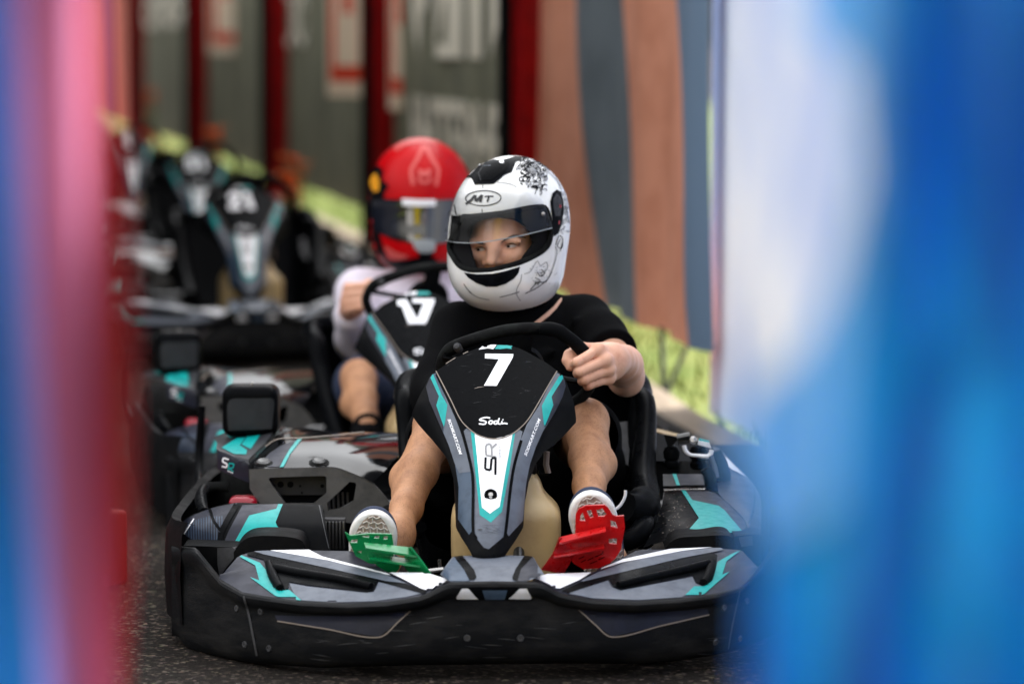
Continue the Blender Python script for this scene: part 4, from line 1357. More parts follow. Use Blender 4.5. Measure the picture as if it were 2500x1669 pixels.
lv.tube([at(*C('r', p), 8.04) for p in [(1090, 640), (1140, 760), (1150, 830), (1250, 850)]], [0.012, 0.014, 0.012, 0.008], M['black'], 10, steps=3)
lv.make('lever_gear', rpod)
rs_ = P()
rs_.grid([[at(*C('r', p), 8.50) for p in [(450, 182), (640, 225), (830, 275), (1000, 310)]], [at(*C('r', p), 8.38) for p in [(455, 205), (640, 262), (830, 296), (1000, 330)]]], M['beige'], thick=(0, 0.0, -0.01))  # beige strip stands in for the reflection along the pod's rear edge
rs_.grid([[at(*C('r', p), 8.385) for p in [(455, 206), (640, 263), (830, 298), (1000, 331)]], [at(*C('r', p), 8.2) for p in [(440, 560), (640, 560), (900, 560), (1050, 560)]]], M['black'])
rs_.make('rear_pod_edge', rpod)
# ================================================================== helmets
def rot_head(yaw, pitch, roll):
    return Matrix.Rotation(R(roll), 3, 'Y') @ Matrix.Rotation(R(-yaw), 3, 'Z') @ Matrix.Rotation(R(pitch), 3, 'X')

def helmet_outer(Fd, c, Rm, grow=0.0, s=1.0, k=0.05):
    T = lambda x, y, z: Vector(c) + Rm @ (Vector((x, y, z)) * s)
    rr = [[Rm[i][j] for j in range(3)] for i in range(3)]
    g = grow
    Fd.ell(T(0, 0.012, 0.028), (0.126 * s + g, 0.150 * s + g, 0.136 * s + g), 0.02, rr)
    Fd.ell(T(0, 0.0, -0.045), (0.117 * s + g, 0.140 * s + g, 0.112 * s + g), k, rr)
    Fd.ell(T(0, -0.050, -0.082), (0.094 * s + g, 0.112 * s + g, 0.074 * s + g), k, rr)
    Fd.ell(T(0, 0.03, -0.10), (0.108 * s + g, 0.115 * s + g, 0.075 * s + g), k, rr)

HC = at(*C('c1', (818, 770)), 8.19)
HR = rot_head(17, 10, 7)
HS = 0.985
EYEPORT = C('c1', [(308, 640), (450, 642), (620, 632), (800, 608), (960, 575), (1060, 562), (1120, 568), (1150, 620), (1168, 720), (1172, 800), (1150, 880), (1080, 945), (930, 1020), (800, 1060), (690, 1085), (600, 1092), (510, 1088), (430, 1060), (370, 990), (330, 880), (300, 760)])
FACEHOLE = C('c1', [(505, 800), (530, 730), (600, 690), (720, 670), (860, 690), (940, 740), (975, 800), (1000, 860), (960, 910), (915, 970), (900, 1010), (940, 1090), (700, 1180), (590, 1090), (560, 1000), (540, 920)])

def cut_prism(Fd, poly, dmax, round_px=8):
    """remove everything nearer than dmax inside a pixel outline"""
    sl, (X, Y, Z) = Fd.box(Fd.lo, Fd.lo + Fd.h * Fd.n)
    px, py = px_arrays(X, Y, Z)
    d = (poly_sd(px, py, poly) - round_px) * S(dmax)
    d = np.maximum(d, Y - dmax)
    Fd.comb(sl, d.astype(np.float32), 0.004, 's')

def helmet_field(c, Rm, h, grow, s=1.0):
    c = Vector(c)
    e = 0.20 * s
    Fd = Field(c - Vector((e, e, e)), c + Vector((e, e, e)), h)
    helmet_outer(Fd, c, Rm, grow, s)
    return Fd

def helmet_trim(Fd, c, Rm, s, z=-0.142, tilt=0.14):
    n = Rm @ Vector((0, tilt, -1)).normalized()
    Fd.half(Vector(c) + Rm @ Vector((0, 0, z * s)), n)

# ---- white helmet ------------------------------------------------
def white_helmet(parent):
    Fo = helmet_field(HC, HR, 0.0032, 0.0, HS)
    Fi = helmet_field(HC, HR, 0.0032, -0.006, HS)
    Fo.D = np.maximum(Fo.D, -Fi.D)
    helmet_trim(Fo, HC, HR, HS)
    cut_prism(Fo, EYEPORT, HC.y - 0.02, 0)
    sh = P()
    add_field(sh, Fo, M['shellw'], 1)
    h = helmet_field(HC, HR, 0.005, 0.0, HS)
    base = P()
    add_field(base, h, M['shellw'], 2)
    hb = sh.bvh()
    D = lambda pts: C('c1', pts)
    # vent insert on top
    vent = [(475, 325), (520, 240), (560, 185), (640, 190), (700, 172), (760, 180), (840, 158), (880, 146), (985, 152), (960, 170), (885, 190), (850, 275), (790, 300), (740, 345), (700, 375), (545, 380), (520, 330), (500, 318)]
    decal(sh, hb, D(vent), M['ink'], 0.0016, 6)
    decal(sh, hb, D([(560, 225), (700, 205), (830, 195), (800, 270), (720, 320), (690, 350), (570, 350), (545, 300)]), M['gloss'], 0.0030, 6)
    hard_stroke(sh, hb, D([(600, 350), (580, 290), (620, 230)]), 1.6, M['dkpanel'], 0.0036)
    hard_stroke(sh, hb, D([(625, 232), (680, 228)]), 1.2, M['grey'], 0.0036)
    for cx, cy in ((575, 222), (768, 200)):
        decal(sh, hb, D([(cx + 20 * math.cos(a), cy + 12 * math.sin(a)) for a in np.linspace(0, 6.28, 12)[:-1]]), M['white'], 0.0040, 4)
    # chin vent
    decal(sh, hb, D([(455, 1108), (560, 1122), (690, 1118), (800, 1095), (918, 1058), (905, 1110), (870, 1155), (800, 1200), (720, 1225), (640, 1225), (560, 1195), (490, 1150)]), M['ink'], 0.0016, 6)
    decal(sh, hb, D([(700, 1150), (830, 1110), (800, 1165), (705, 1190)]), M['gloss'], 0.0026, 6)
    decal(sh, hb, D([(560, 1150), (650, 1160), (655, 1195), (590, 1180)]), M['gloss'], 0.0026, 6)
    # hinge cover on the side
    decal(sh, hb, D([(1165, 520), (1185, 450), (1220, 420), (1255, 440), (1275, 520), (1278, 600), (1262, 700), (1235, 780), (1195, 808), (1185, 740), (1180, 640)]), M['ink'], 0.0018, 6)
    decal(sh, hb, D([(1185, 500), (1215, 450), (1245, 480), (1258, 560), (1245, 640), (1205, 640), (1190, 570)]), M['dkpanel'], 0.0026, 5)
    decal(sh, hb, D([(1238, 545), (1252, 550), (1248, 575), (1234, 570)]), M['lamp'], 0.0034, 3)
    decal(sh, hb, D([(1228, 680), (1242, 675), (1240, 705), (1226, 710)]), M['lamp'], 0.0034, 3)
    stroke(sh, hb, D([(1195, 500), (1225, 470), (1248, 510), (1250, 580), (1225, 620)]), 1.5, M['panel'], 0.0034)
    # oval emblem
    ov = [(615 + 145 * math.cos(a), 492 + 62 * math.sin(a) - 0.02 * 145 * math.cos(a)) for a in np.linspace(0, 6.283, 40)]
    stroke(sh, hb, D(ov), 2.6, M['ink'], 0.0016)
    hard_stroke(sh, hb, D([(472, 542), (520, 505), (548, 468), (556, 520), (606, 466), (590, 526)]), 6.0, M['ink'], 0.0018)
    hard_stroke(sh, hb, D([(625, 480), (655, 476), (700, 478)]), 3.0, M['ink'], 0.0018)
    hard_stroke(sh, hb, D([(662, 478), (648, 524)]), 4.0, M['ink'], 0.0019)
    # drawn artwork: foliage-like ink blots and thin twigs
    rr = random.Random(11)
    for q in range(150):
        t = rr.random()
        x, y = 960 + 150 * t + rr.gauss(0, 52), 185 + 240 * t * rr.random() + rr.gauss(30, 40)
        if y < 150 or y > 450 or x < 900 or x > 1130:
            continue
        a0 = rr.random() * 6.28
        r = rr.uniform(8, 24)
        stroke(sh, hb, D([(x + r * math.cos(a0 + a), y + r * 0.9 * math.sin(a0 + a)) for a in np.linspace(0, rr.uniform(1.5, 4.5), 6)]), rr.uniform(1.4, 3.8), M['ink'] if rr.random() < 0.65 else M['inkgrey'], 0.0015, 4)
    for pth in ([(1040, 460), (1060, 400), (1090, 360), (1070, 300)], [(1110, 240), (1180, 300), (1230, 350), (1260, 420)], [(1085, 425), (1095, 450)], [(1125, 410), (1140, 430)],
                [(1150, 230), (1215, 290), (1240, 330)], [(890, 170), (1000, 160), (1100, 210), (1160, 260)], [(1285, 660), (1320, 690), (1340, 720)], [(1210, 880), (1240, 800), (1270, 830), (1250, 930)],
                [(1205, 890), (1225, 935), (1180, 1090), (1130, 1190)], [(950, 1120), (1000, 1100), (1060, 1010), (1085, 1050), (1135, 1020), (1140, 1080), (1090, 1110)],
                [(930, 1120), (920, 1180), (890, 1240), (890, 1290), (920, 1340)], [(1000, 1250), (1060, 1190), (1130, 1180), (1180, 1100)], [(1040, 1150), (1080, 1170), (1060, 1210)],
                [(1090, 1080), (1120, 1110), (1085, 1140), (1060, 1100)], [(750, 1310), (850, 1285), (910, 1265)], [(495, 1265), (570, 1310), (665, 1332)], [(610, 380), (612, 410)], [(730, 360), (830, 372), (890, 400)],
                [(605, 580), (608, 630)], [(375, 540), (392, 630)], [(330, 560), (350, 540), (345, 590)], [(455, 1200), (480, 1240), (520, 1280)], [(1250, 830), (1225, 890), (1262, 905), (1270, 860)],
                [(960, 1280), (1060, 1230), (1150, 1160)], [(1290, 560), (1310, 620), (1320, 690)]):
        stroke(sh, hb, D(pth), 1.7, M['ink'] if rr.random() < 0.6 else M['inkgrey'], 0.0015, 5)
    for q in range(60):
        x, y = rr.gauss(1290, 22), rr.uniform(420, 760)
        stroke(sh, hb, D([(x, y), (x + rr.gauss(0, 18), y + rr.gauss(0, 22))]), rr.uniform(1.0, 3.4), M['inkgrey'], 0.0015, 5)
    for q in range(40):
        x, y = rr.gauss(1085, 45), rr.gauss(1130, 45)
        stroke(sh, hb, D([(x, y), (x + rr.gauss(0, 16), y + rr.gauss(0, 16))]), rr.uniform(0.6, 1.3), M['ink'] if rr.random() < 0.4 else M['inkgrey'], 0.0015, 5)
    for q in range(22):
        x, y = rr.gauss(345, 18), rr.gauss(560, 30)
        stroke(sh, hb, D([(x, y), (x + rr.gauss(0, 10), y + rr.gauss(0, 10))]), 1.0, M['ink'], 0.0015, 5)
    hm = sh.make('helmet', parent, 70)
    # rubber gasket round the opening
    gk = P()
    ring = []
    bv = base.bvh()
    for x, y in [EYEPORT[i] for i in range(len(EYEPORT))]:
        d = ray(x, y).normalized()
        loc, nor, _, _ = bv.ray_cast(CAM, d)
        if loc is not None:
            ring.append(loc + d * 0.004)
    rs = smooth_path(ring + [ring[0]], 90)[:-1]
    gk.ring(rs, 0.0062, M['rubber'], 8)
    gk.make('gasket', hm)
    # padded lining with a hole for the face
    Fl = helmet_field(HC, HR, 0.004, -0.007, HS)
    helmet_trim(Fl, HC, HR, HS, -0.138)
    cut_prism(Fl, FACEHOLE, HC.y + 0.05, 6)
    ln = P()
    add_field(ln, Fl, M['lining'], 2)
    # set the front of the padding back from the opening
    ln.make('lining', hm, 70)
    # raised clear visor
    Fv = helmet_field(HC, HR, 0.005, 0.007, HS)
    vb = P()
    add_field(vb, Fv, M['visor'], 3)
    vs = P()
    vpoly = D([(285, 520), (310, 478), (380, 445), (470, 420), (600, 405), (760, 402), (900, 425), (1010, 455), (1080, 480), (1115, 520), (1150, 600), (1182, 680), (1185, 738), (1080, 765), (980, 790), (880, 812), (760, 833), (640, 852), (520, 862), (400, 860), (300, 842), (283, 760), (280, 640)])
    decal(vs, vb.bvh(), vpoly, M['visor'], 0.0, 7)
    vis = vs.make('visor', hm, 80)
    ve = P()
    vbb = vb.bvh()
    edge = []
    for x, y in D([(300, 842), (400, 860), (520, 862), (640, 852), (760, 833), (880, 812), (980, 790), (1080, 765), (1185, 738)]):
        d = ray(x, y).normalized()
        loc, nor, _, _ = vbb.ray_cast(CAM, d)
        if loc is not None:
            edge.append(loc)
    ve.tube(smooth_path(edge, 30), 0.0012, M['ltgrey'], 6)
    d = ray(*C('c1', (1112, 622))).normalized()
    loc, nor, _, _ = vbb.ray_cast(CAM, d)
    if loc is not None:
        ve.lathe(loc, -d, [(0.0045, -0.001), (0.0045, 0.002), (0.0001, 0.003)], M['chrome'], 12)
    ve.make('visor_edge', vis)
    return hm

# ================================================================== bodies
def limb(Fd, pts, rad, k=0.02):
    for i in range(len(pts) - 1):
        Fd.cap(pts[i], pts[i + 1], rad[i], rad[i + 1], k)

def g_at(x, y, Y):
    return at(*C('g', (x, y)), Y)

# ---------------- driver of kart 7
neck = at(1262, 745, 8.27)
shR, shL = at(1430, 782, 8.30), at(1118, 800, 8.24)
elR, elL = at(1526, 912, 8.06), at(1066, 965, 8.10)
wrR, wrL = g_at(1975, 500, 7.88), at(1118, 962, 7.90)
hipR, hipL = Vector((0.13, 8.28, 0.17)), Vector((-0.07, 8.28, 0.17))
knR, knL = at(1432, 1030, 7.86), at(1064, 1040, 7.86)
anR, anL = at(1440, 1240, 7.54), at(968, 1308, 7.52)

body_h = 0.0045
Fb_ = Field((-0.36, 7.36, 0.05), (0.36, 8.52, 0.95), body_h)
pel = (hipR + hipL) / 2
Fb_.cap(pel, pel + Vector((0, 0.03, 0.06)), 0.11, 0.11, 0.03)
chest = (shR + shL) / 2 + Vector((0, 0.03, -0.10))
limb(Fb_, [pel + Vector((0, 0.03, 0.05)), chest], [0.095, 0.10], 0.03)
Fb_.cap(shR + Vector((-0.04, 0.02, -0.02)), shL + Vector((0.04, 0.02, -0.02)), 0.04, 0.04, 0.03)
Fb_.cap(neck + Vector((0, 0.02, -0.06)), HC + Vector((0, 0.03, -0.02)), 0.055, 0.055, 0.04)
Fb_.ell(HC + HR @ Vector((0, 0.03, 0.02)), (0.062, 0.070, 0.090), 0.03, [[HR[i][j] for j in range(3)] for i in range(3)])
# face
fp = lambda x, y, Y: at(*C('c1', (x, y)), Y)
Hl = lambda x, y, z: HC + HR @ Vector((x, y, z))
fy0 = 8.125
# arms (upper arm and elbow: the forearm and hand are modelled finer below and overlap it)
limb(Fb_, [shR, elR], [0.042, 0.036])
limb(Fb_, [shL, elL, wrL], [0.042, 0.036, 0.028])
Fb_.ell(wrL + Vector((0.02, -0.04, 0)), (0.04, 0.045, 0.035), 0.02)
# legs
def leg(Fd, hip, kn, an, out):
    hip, kn, an = Vector(hip), Vector(kn), Vector(an)
    limb(Fd, [hip, hip.lerp(kn, 0.5), kn], [0.082, 0.064, 0.045], 0.025)
    ax = (an - kn)
    back = Vector((0, 1, -0.3)).normalized()
    Fd.ell(kn + Vector((0, -0.016, 0.006)), (0.037, 0.038, 0.042), 0.02)
    limb(Fd, [kn, kn + ax * 0.18, kn + ax * 0.42, kn + ax * 0.75, an], [0.039, 0.037, 0.036, 0.030, 0.028], 0.02)
    limb(Fd, [kn + ax * 0.15 + back * 0.028 + Vector((out * 0.011, 0, 0)), kn + ax * 0.46 + back * 0.038 + Vector((out * 0.021, 0, 0)), kn + ax * 0.76 + back * 0.022 + Vector((out * 0.008, 0, 0))], [0.028, 0.036, 0.022], 0.016)
leg(Fb_, hipR, knR, anR, 1)
leg(Fb_, hipL, knL, anL, -1)
# feet inside the shoes
def foot_axes(toe, heel, tilt=0.0):
    ax = (Vector(toe) - Vector(heel)).normalized()
    n = ax.cross(Vector((1, 0, tilt))).normalized()       # sole normal
    if n.y > 0:
        n = -n
    return ax, n, ax.cross(n).normalized()
toeL, heelL = at(*C('d5', (338, 300)), 7.36), at(*C('d5', (338, 300)), 7.36) + Vector((-0.02, 0.075, -0.245))
toeR, heelR = at(*C('d5', (1862, 165)), 7.36), at(*C('d5', (1862, 165)), 7.36) + Vector((0.055, 0.075, -0.24))
for toe, heel, an in ((toeL, heelL, anL), (toeR, heelR, anR)):
    limb(Fb_, [an, heel + Vector((0, 0.02, 0.06)), heel.lerp(toe, 0.35) + Vector((0, 0.03, 0.02)), heel.lerp(toe, 0.85) + Vector((0, 0.03, 0.01))], [0.034, 0.032, 0.034, 0.024], 0.03)
person = P()
add_field(person, Fb_, M['skinleg'], 2)

# forearm and hand, finer
Fh = Field((0.08, 7.66, 0.38), (0.36, 8.14, 0.62), 0.0026)
limb(Fh, [shR.lerp(elR, 0.6), elR], [0.040, 0.037], 0.02)
limb(Fh, [elR, elR.lerp(wrR, 0.4) + Vector((0.0, 0, 0.006)), elR.lerp(wrR, 0.75), wrR], [0.037, 0.039, 0.032, 0.026], 0.02)
Fh.ell(elR + Vector((0.004, 0.0, -0.020)), (0.028, 0.032, 0.026), 0.02)
mcp = [g_at(1755, 400, 7.778), g_at(1832, 505, 7.776), g_at(1862, 605, 7.784), g_at(1868, 695, 7.797)]
pip = [g_at(1532, 528, 7.742), g_at(1560, 628, 7.742), g_at(1605, 712, 7.750), g_at(1660, 768, 7.764)]
dip = [g_at(1512, 545, 7.768), g_at(1540, 645, 7.768), g_at(1585, 725, 7.776), g_at(1640, 780, 7.786)]
tip = [g_at(1560, 530, 7.792), g_at(1590, 632, 7.792), g_at(1632, 712, 7.798), g_at(1682, 770, 7.805)]
fr_ = [0.0108, 0.0110, 0.0104, 0.0094]
for i in range(4):
    limb(Fh, [mcp[i], pip[i]], [fr_[i] * 1.04, fr_[i] * 0.94], 0.0015)
    limb(Fh, [pip[i], dip[i], tip[i]], [fr_[i] * 0.98, fr_[i] * 0.9, fr_[i] * 0.8], 0.003)
    limb(Fh, [mcp[i], wrR.lerp(mcp[i], 0.35) + Vector((0, 0.004, 0))], [fr_[i] * 1.15, 0.020], 0.012)
    Fh.ell(mcp[i] + Vector((-0.002, -0.003, 0.001)), (0.0112, 0.0112, 0.0112), 0.008)
Fh.ell((mcp[0] + mcp[3] + wrR * 1.3) / 3.3 + Vector((0.0, 0.008, 0)), (0.03, 0.024, 0.034), 0.02)
limb(Fh, [wrR, wrR.lerp(mcp[1], 0.5) + Vector((0.0, 0.006, 0))], [0.027, 0.028], 0.02)
limb(Fh, [wrR.lerp(mcp[0], 0.55) + Vector((-0.012, 0.02, 0.004)), g_at(1560, 395, 7.808), g_at(1450, 455, 7.790)], [0.018, 0.014, 0.0115], 0.012)
limb(Fh, [g_at(1450, 455, 7.790), g_at(1432, 510, 7.782), g_at(1458, 580, 7.776)], [0.0115, 0.0110, 0.0088], 0.004)
add_field(person, Fh, M['skin'], 1)

# face, finer, overlapping the head
Ff = Field(HC - Vector((0.12, 0.16, 0.13)), HC + Vector((0.12, 0.06, 0.12)), 0.0024)
rrH = [[HR[i][j] for j in range(3)] for i in range(3)]
Ff.ell(Hl(-0.002, -0.006, 0.0), (0.070, 0.086, 0.105), 0.02, rrH)
Ff.ell(Hl(-0.002, -0.035, -0.042), (0.054, 0.060, 0.072), 0.03, rrH)
for sx in (-1, 1):                   # cheekbones, sockets, lids
    Ff.ell(Hl(-0.002 + sx * 0.040, -0.060, -0.032), (0.026, 0.028, 0.022), 0.02, rrH)
eR, eL = fp(846, 890, 0), fp(588, 918, 0)
def face_pt(x, y, depth):
    """point on the ray of a c1 pixel at a given helmet-local y"""
    d = ray(*C('c1', (x, y)))
    n = HR @ Vector((0, 1, 0))
    o = HC + n * depth
    t = (o - CAM).dot(n) / d.dot(n)
    return CAM + d * t
eR, eL = face_pt(846, 888, -0.078), face_pt(588, 915, -0.076)
for e in (eR, eL):
    Ff.ell(e + HR @ Vector((0, -0.014, 0.002)), (0.019, 0.013, 0.012), 0.014, rrH, 's')
    Ff.ell(e + HR @ Vector((0, 0.006, 0)), (0.0125, 0.0125, 0.0120), 0.006, rrH)
    Ff.cap(e + HR @ Vector((-0.017, -0.006, 0.0145)), e + HR @ Vector((0.017, -0.004, 0.0145)), 0.006, 0.006, 0.012)
nb_, nt = face_pt(716, 850, -0.090), face_pt(682, 1010, -0.112)
limb(Ff, [nb_, nb_.lerp(nt, 0.5) + HR @ Vector((0, -0.001, 0)), nt], [0.0075, 0.0085, 0.0115], 0.014)
for x, y in ((636, 1030), (740, 1022)):
    Ff.ell(face_pt(x, y, -0.098), (0.0098, 0.0105, 0.0085), 0.008, rrH)
    Ff.ell(face_pt(x + 8, y + 28, -0.106), (0.0045, 0.006, 0.003), 0.003, rrH, 's')
ml = Hl(-0.004, -0.098, -0.078)
Ff.ell(ml + HR @ Vector((0, 0, 0.005)), (0.022, 0.009, 0.006), 0.006, rrH)
Ff.ell(ml + HR @ Vector((0, 0.001, -0.007)), (0.019, 0.009, 0.007), 0.006, rrH)
Ff.ell(Hl(-0.002, -0.080, -0.105), (0.022, 0.02, 0.018), 0.02, rrH)
add_field(person, Ff, M['skin'], 2)
pface = P()
add_field(pface, Ff, M['skin'], 2)
pb = pface.bvh()
D1 = lambda pts: C('c1', pts)
pb2 = pb
for pts, m in (([(800, 893), (825, 880), (858, 877), (892, 886), (866, 898), (828, 902)], 'eyew'),
               ([(560, 918), (580, 906), (605, 903), (628, 916), (608, 928), (578, 930)], 'eyew')):
    decal(person, pb, D1(pts), M[m], 0.0006, 4)
for cx, cy, r in ((823, 889, 14), (573, 917, 13.5)):
    decal(person, pb, D1([(cx + r * math.cos(a), cy + r * 0.95 * math.sin(a)) for a in np.linspace(0, 6.28, 14)[:-1]]), M['iris'], 0.0012, 4)
stroke(person, pb, D1([(780, 896), (805, 874), (850, 864), (890, 874), (912, 884)]), 3.4, M['lips'], 0.0016, 3, taper=True)
stroke(person, pb, D1([(540, 915), (565, 898), (600, 893), (628, 904), (640, 918)]), 3.4, M['lips'], 0.0016, 3, taper=True)
stroke(person, pb, D1([(800, 906), (845, 910), (890, 896)]), 0.9, M['lips'], 0.0014, 3, taper=True)
stroke(person, pb, D1([(762, 856), (800, 832), (850, 812), (910, 804), (965, 822)]), 7.0, M['lips'], 0.0012, 3, taper=True)
stroke(person, pb, D1([(640, 872), (600, 864), (560, 858), (528, 862)]), 6.4, M['lips'], 0.0012, 3, taper=True)
driver = person.make('person', None, 80, origin=(0.03, 8.25, 0.09))
tag(driver, 'driver in black T-shirt and white helmet with raised clear visor, looking aside at the wheel', 'person')
DO = driver

white_helmet(driver)

# clothes
Ft = Field((-0.36, 7.86, 0.12), (0.36, 8.52, 0.75), 0.005)
limb(Ft, [pel + Vector((0, 0.03, 0.03)), pel.lerp(chest, 0.5), chest], [0.125, 0.122, 0.13], 0.05)
Ft.ell(chest + Vector((0, -0.01, 0.0)), (0.155, 0.11, 0.145), 0.04)
limb(Ft, [shR + Vector((-0.12, 0.0, 0.01)), shR + Vector((-0.01, 0, -0.01))], [0.056, 0.056], 0.04)
limb(Ft, [shL + Vector((0.12, 0.0, 0.01)), shL + Vector((0.01, 0, -0.01))], [0.056, 0.056], 0.04)
Ft.cap(neck + Vector((0.01, 0.02, -0.055)), neck + Vector((0.0, 0.025, -0.02)), 0.085, 0.064, 0.05)
slR, slL = shR.lerp(elR, 0.66), shL.lerp(elL, 0.8)
limb(Ft, [shR, shR.lerp(elR, 0.35), slR], [0.056, 0.056, 0.060], 0.025)
limb(Ft, [shL, slL, elL, elL.lerp(wrL, 0.3)], [0.056, 0.054, 0.052, 0.048], 0.025)
for q in range(9):                   # soft folds
    a = chest + Vector((random.uniform(-0.12, 0.12), -0.13, random.uniform(-0.12, 0.06)))
    Ft.cap(a, a + Vector((random.uniform(-0.08, 0.08), 0.01, random.uniform(-0.09, 0.02))), 0.006, 0.002, 0.02)
for q in range(6):
    a = shR.lerp(elR, random.uniform(0.1, 0.5)) + Vector((random.uniform(-0.04, 0.05), -0.058, random.uniform(-0.02, 0.03)))
    Ft.cap(a, a + Vector((random.uniform(-0.05, 0.05), 0.0, random.uniform(-0.05, 0.0))), 0.006, 0.002, 0.015)
n_ = (elR - shR).normalized()
sl_, (X, Y, Z) = Ft.box(slR - Vector((0.11, 0.11, 0.11)), slR + Vector((0.11, 0.11, 0.11)))
d_ = (X - slR.x) * n_.x + (Y - slR.y) * n_.y + (Z - slR.z) * n_.z
near = (X - slR.x) ** 2 + (Y - slR.y) ** 2 + (Z - slR.z) ** 2 < 0.09 ** 2
Ft.D[sl_] = np.where(near, np.maximum(Ft.D[sl_], d_), Ft.D[sl_])
ts = P()
add_field(ts, Ft, M['cloth'], 2)
tbv = ts.bvh()
decal(ts, tbv, D1([(1268, 1318), (1262, 1350), (1220, 1410), (1160, 1470), (1080, 1530), (1000, 1566), (960, 1568), (1040, 1520), (1130, 1450), (1200, 1390), (1240, 1340)]), M['skin'], 0.0012, 7)
ts.make('t_shirt', DO, 80)
# balaclava collar under the helmet
bc_ = P()
Fc = Field(neck - Vector((0.13, 0.14, 0.08)), HC + Vector((0.13, 0.14, 0.0)), 0.005)
Fc.cap(neck + Vector((0.005, 0.01, -0.01)), HC + Vector((0, 0.02, -0.05)), 0.070, 0.085, 0.03)
add_field(bc_, Fc, M['cloth'], 2)
bc_.make('neck_warmer', DO, 80)
# shorts
Fs = Field((-0.36, 7.88, 0.06), (0.36, 8.5, 0.5), 0.005)
for hip, kn in ((hipR, knR), (hipL, knL)):
    limb(Fs, [hip, hip.lerp(kn, 0.5), hip.lerp(kn, 0.86)], [0.11, 0.092, 0.078], 0.03)
Fs.cap(hipR, hipL, 0.115, 0.115, 0.03)
sp = P()
add_field(sp, Fs, M['cloth'], 2)
sp.make('shorts', DO, 80)
# shoes
def shoe(toe, heel, sole_px, tread_px, up_m, twist, side):
    ax = (toe - heel).normalized()
    sd = Vector((math.cos(twist), 0, math.sin(twist)))
    sd = (sd - ax * sd.dot(ax)).normalized()
    n = sd.cross(ax).normalized()
    if n.y > 0:
        n = -n
    Rm = Matrix((sd, ax, n)).transposed()
    rr = [[Rm[i][j] for j in range(3)] for i in range(3)]
    L = 0.275
    T = lambda x, y, z: toe + sd * x + ax * (y - 0.0) + n * z
    lo = Vector([min(toe[i], heel[i]) - 0.12 for i in range(3)])
    hi = Vector([max(toe[i], heel[i]) + 0.12 for i in range(3)])
    Fo = Field(lo, hi, 0.0034)
    Fu = Field(lo, hi, 0.0038)
    # sole slab from three overlapping ellipses, then trimmed flat
    for y, rx, ry in ((-0.052, 0.047, 0.056), (-0.11, 0.044, 0.07), (-0.20, 0.037, 0.062)):
        Fo.ell(T(0, y, -0.006), (rx, ry, 0.034), 0.02, rr)
        Fu.ell(T(0, y, -0.022), (rx * 0.98, ry * 0.98, 0.044), 0.02, rr)
    Fo.half(T(0, 0, 0.006), n)
    Fo.half(T(0, 0, -0.018), -n)
    Fu.ell(T(0, -0.13, -0.045), (0.036, 0.085, 0.05), 0.03, rr)
    Fu.ell(T(0, -0.20, -0.06), (0.034, 0.05, 0.055), 0.03, rr)
    Fu.half(T(0, 0, -0.012), n)
    up_ = P()
    add_field(up_, Fu, up_m, 2)
    o = up_.make('shoe', DO, 70)
    so = P()
    add_field(so, Fo, M['sole'], 1)
    # moulded tread: an inset pad with little lugs
    pad = []
    for a in np.linspace(0, 6.283, 40)[:-1]:
        y = -0.112 + 0.111 * math.cos(a)
        pad.append(T(0.0435 * math.sin(a) * (1.0 if y > -0.15 else 0.85), y, 0.0062))
    so.prism(pad, M['tread'], -n * 0.0008)
    for r in range(18):
        y = -0.007 - r * 0.0112
        hw = 0.042 * math.sqrt(max(0.0, 1 - ((y + 0.112) / 0.109) ** 2))
        if hw < 0.008:
            continue
        k = max(3, int(hw * 2 / 0.0062))
        so.tube([T(-hw + 2 * hw * q / k, y + (0.0028 if q % 2 else -0.0014), 0.0068) for q in range(k + 1)], 0.0017, M['ltsole'], 6)
        for q in range(1, k, 2):
            x = -hw + 2 * hw * (q + (0.5 if r % 2 else 0)) / k
            so.tube([T(x, y, 0.0068), T(x + 0.001, y - 0.010, 0.0068)], 0.0015, M['ltsole'], 6)
    so.make('sole', o, 40)
    lc = P()
    for q in range(4):
        y = -0.10 - q * 0.018
        lc.tube([T(-0.03, y, -0.055), T(0, y - 0.004, -0.074), T(0.03, y, -0.055)], 0.0022, M['navy'] if up_m is not M['navy'] else M['cloth'], 6, steps=3)
    lc.tube([T(0.02 * side, -0.11, -0.07), T(0.055 * side, -0.115, -0.05), T(0.085 * side, -0.13, -0.035)], 0.0022, M['navy'], 6, steps=3)
    lc.make('shoe_lace', o)
shoe(toeL, heelL, None, None, M['navy'], R(-4), 1)
shoe(toeR, heelR, None, None, M['navy'], R(4), -1)

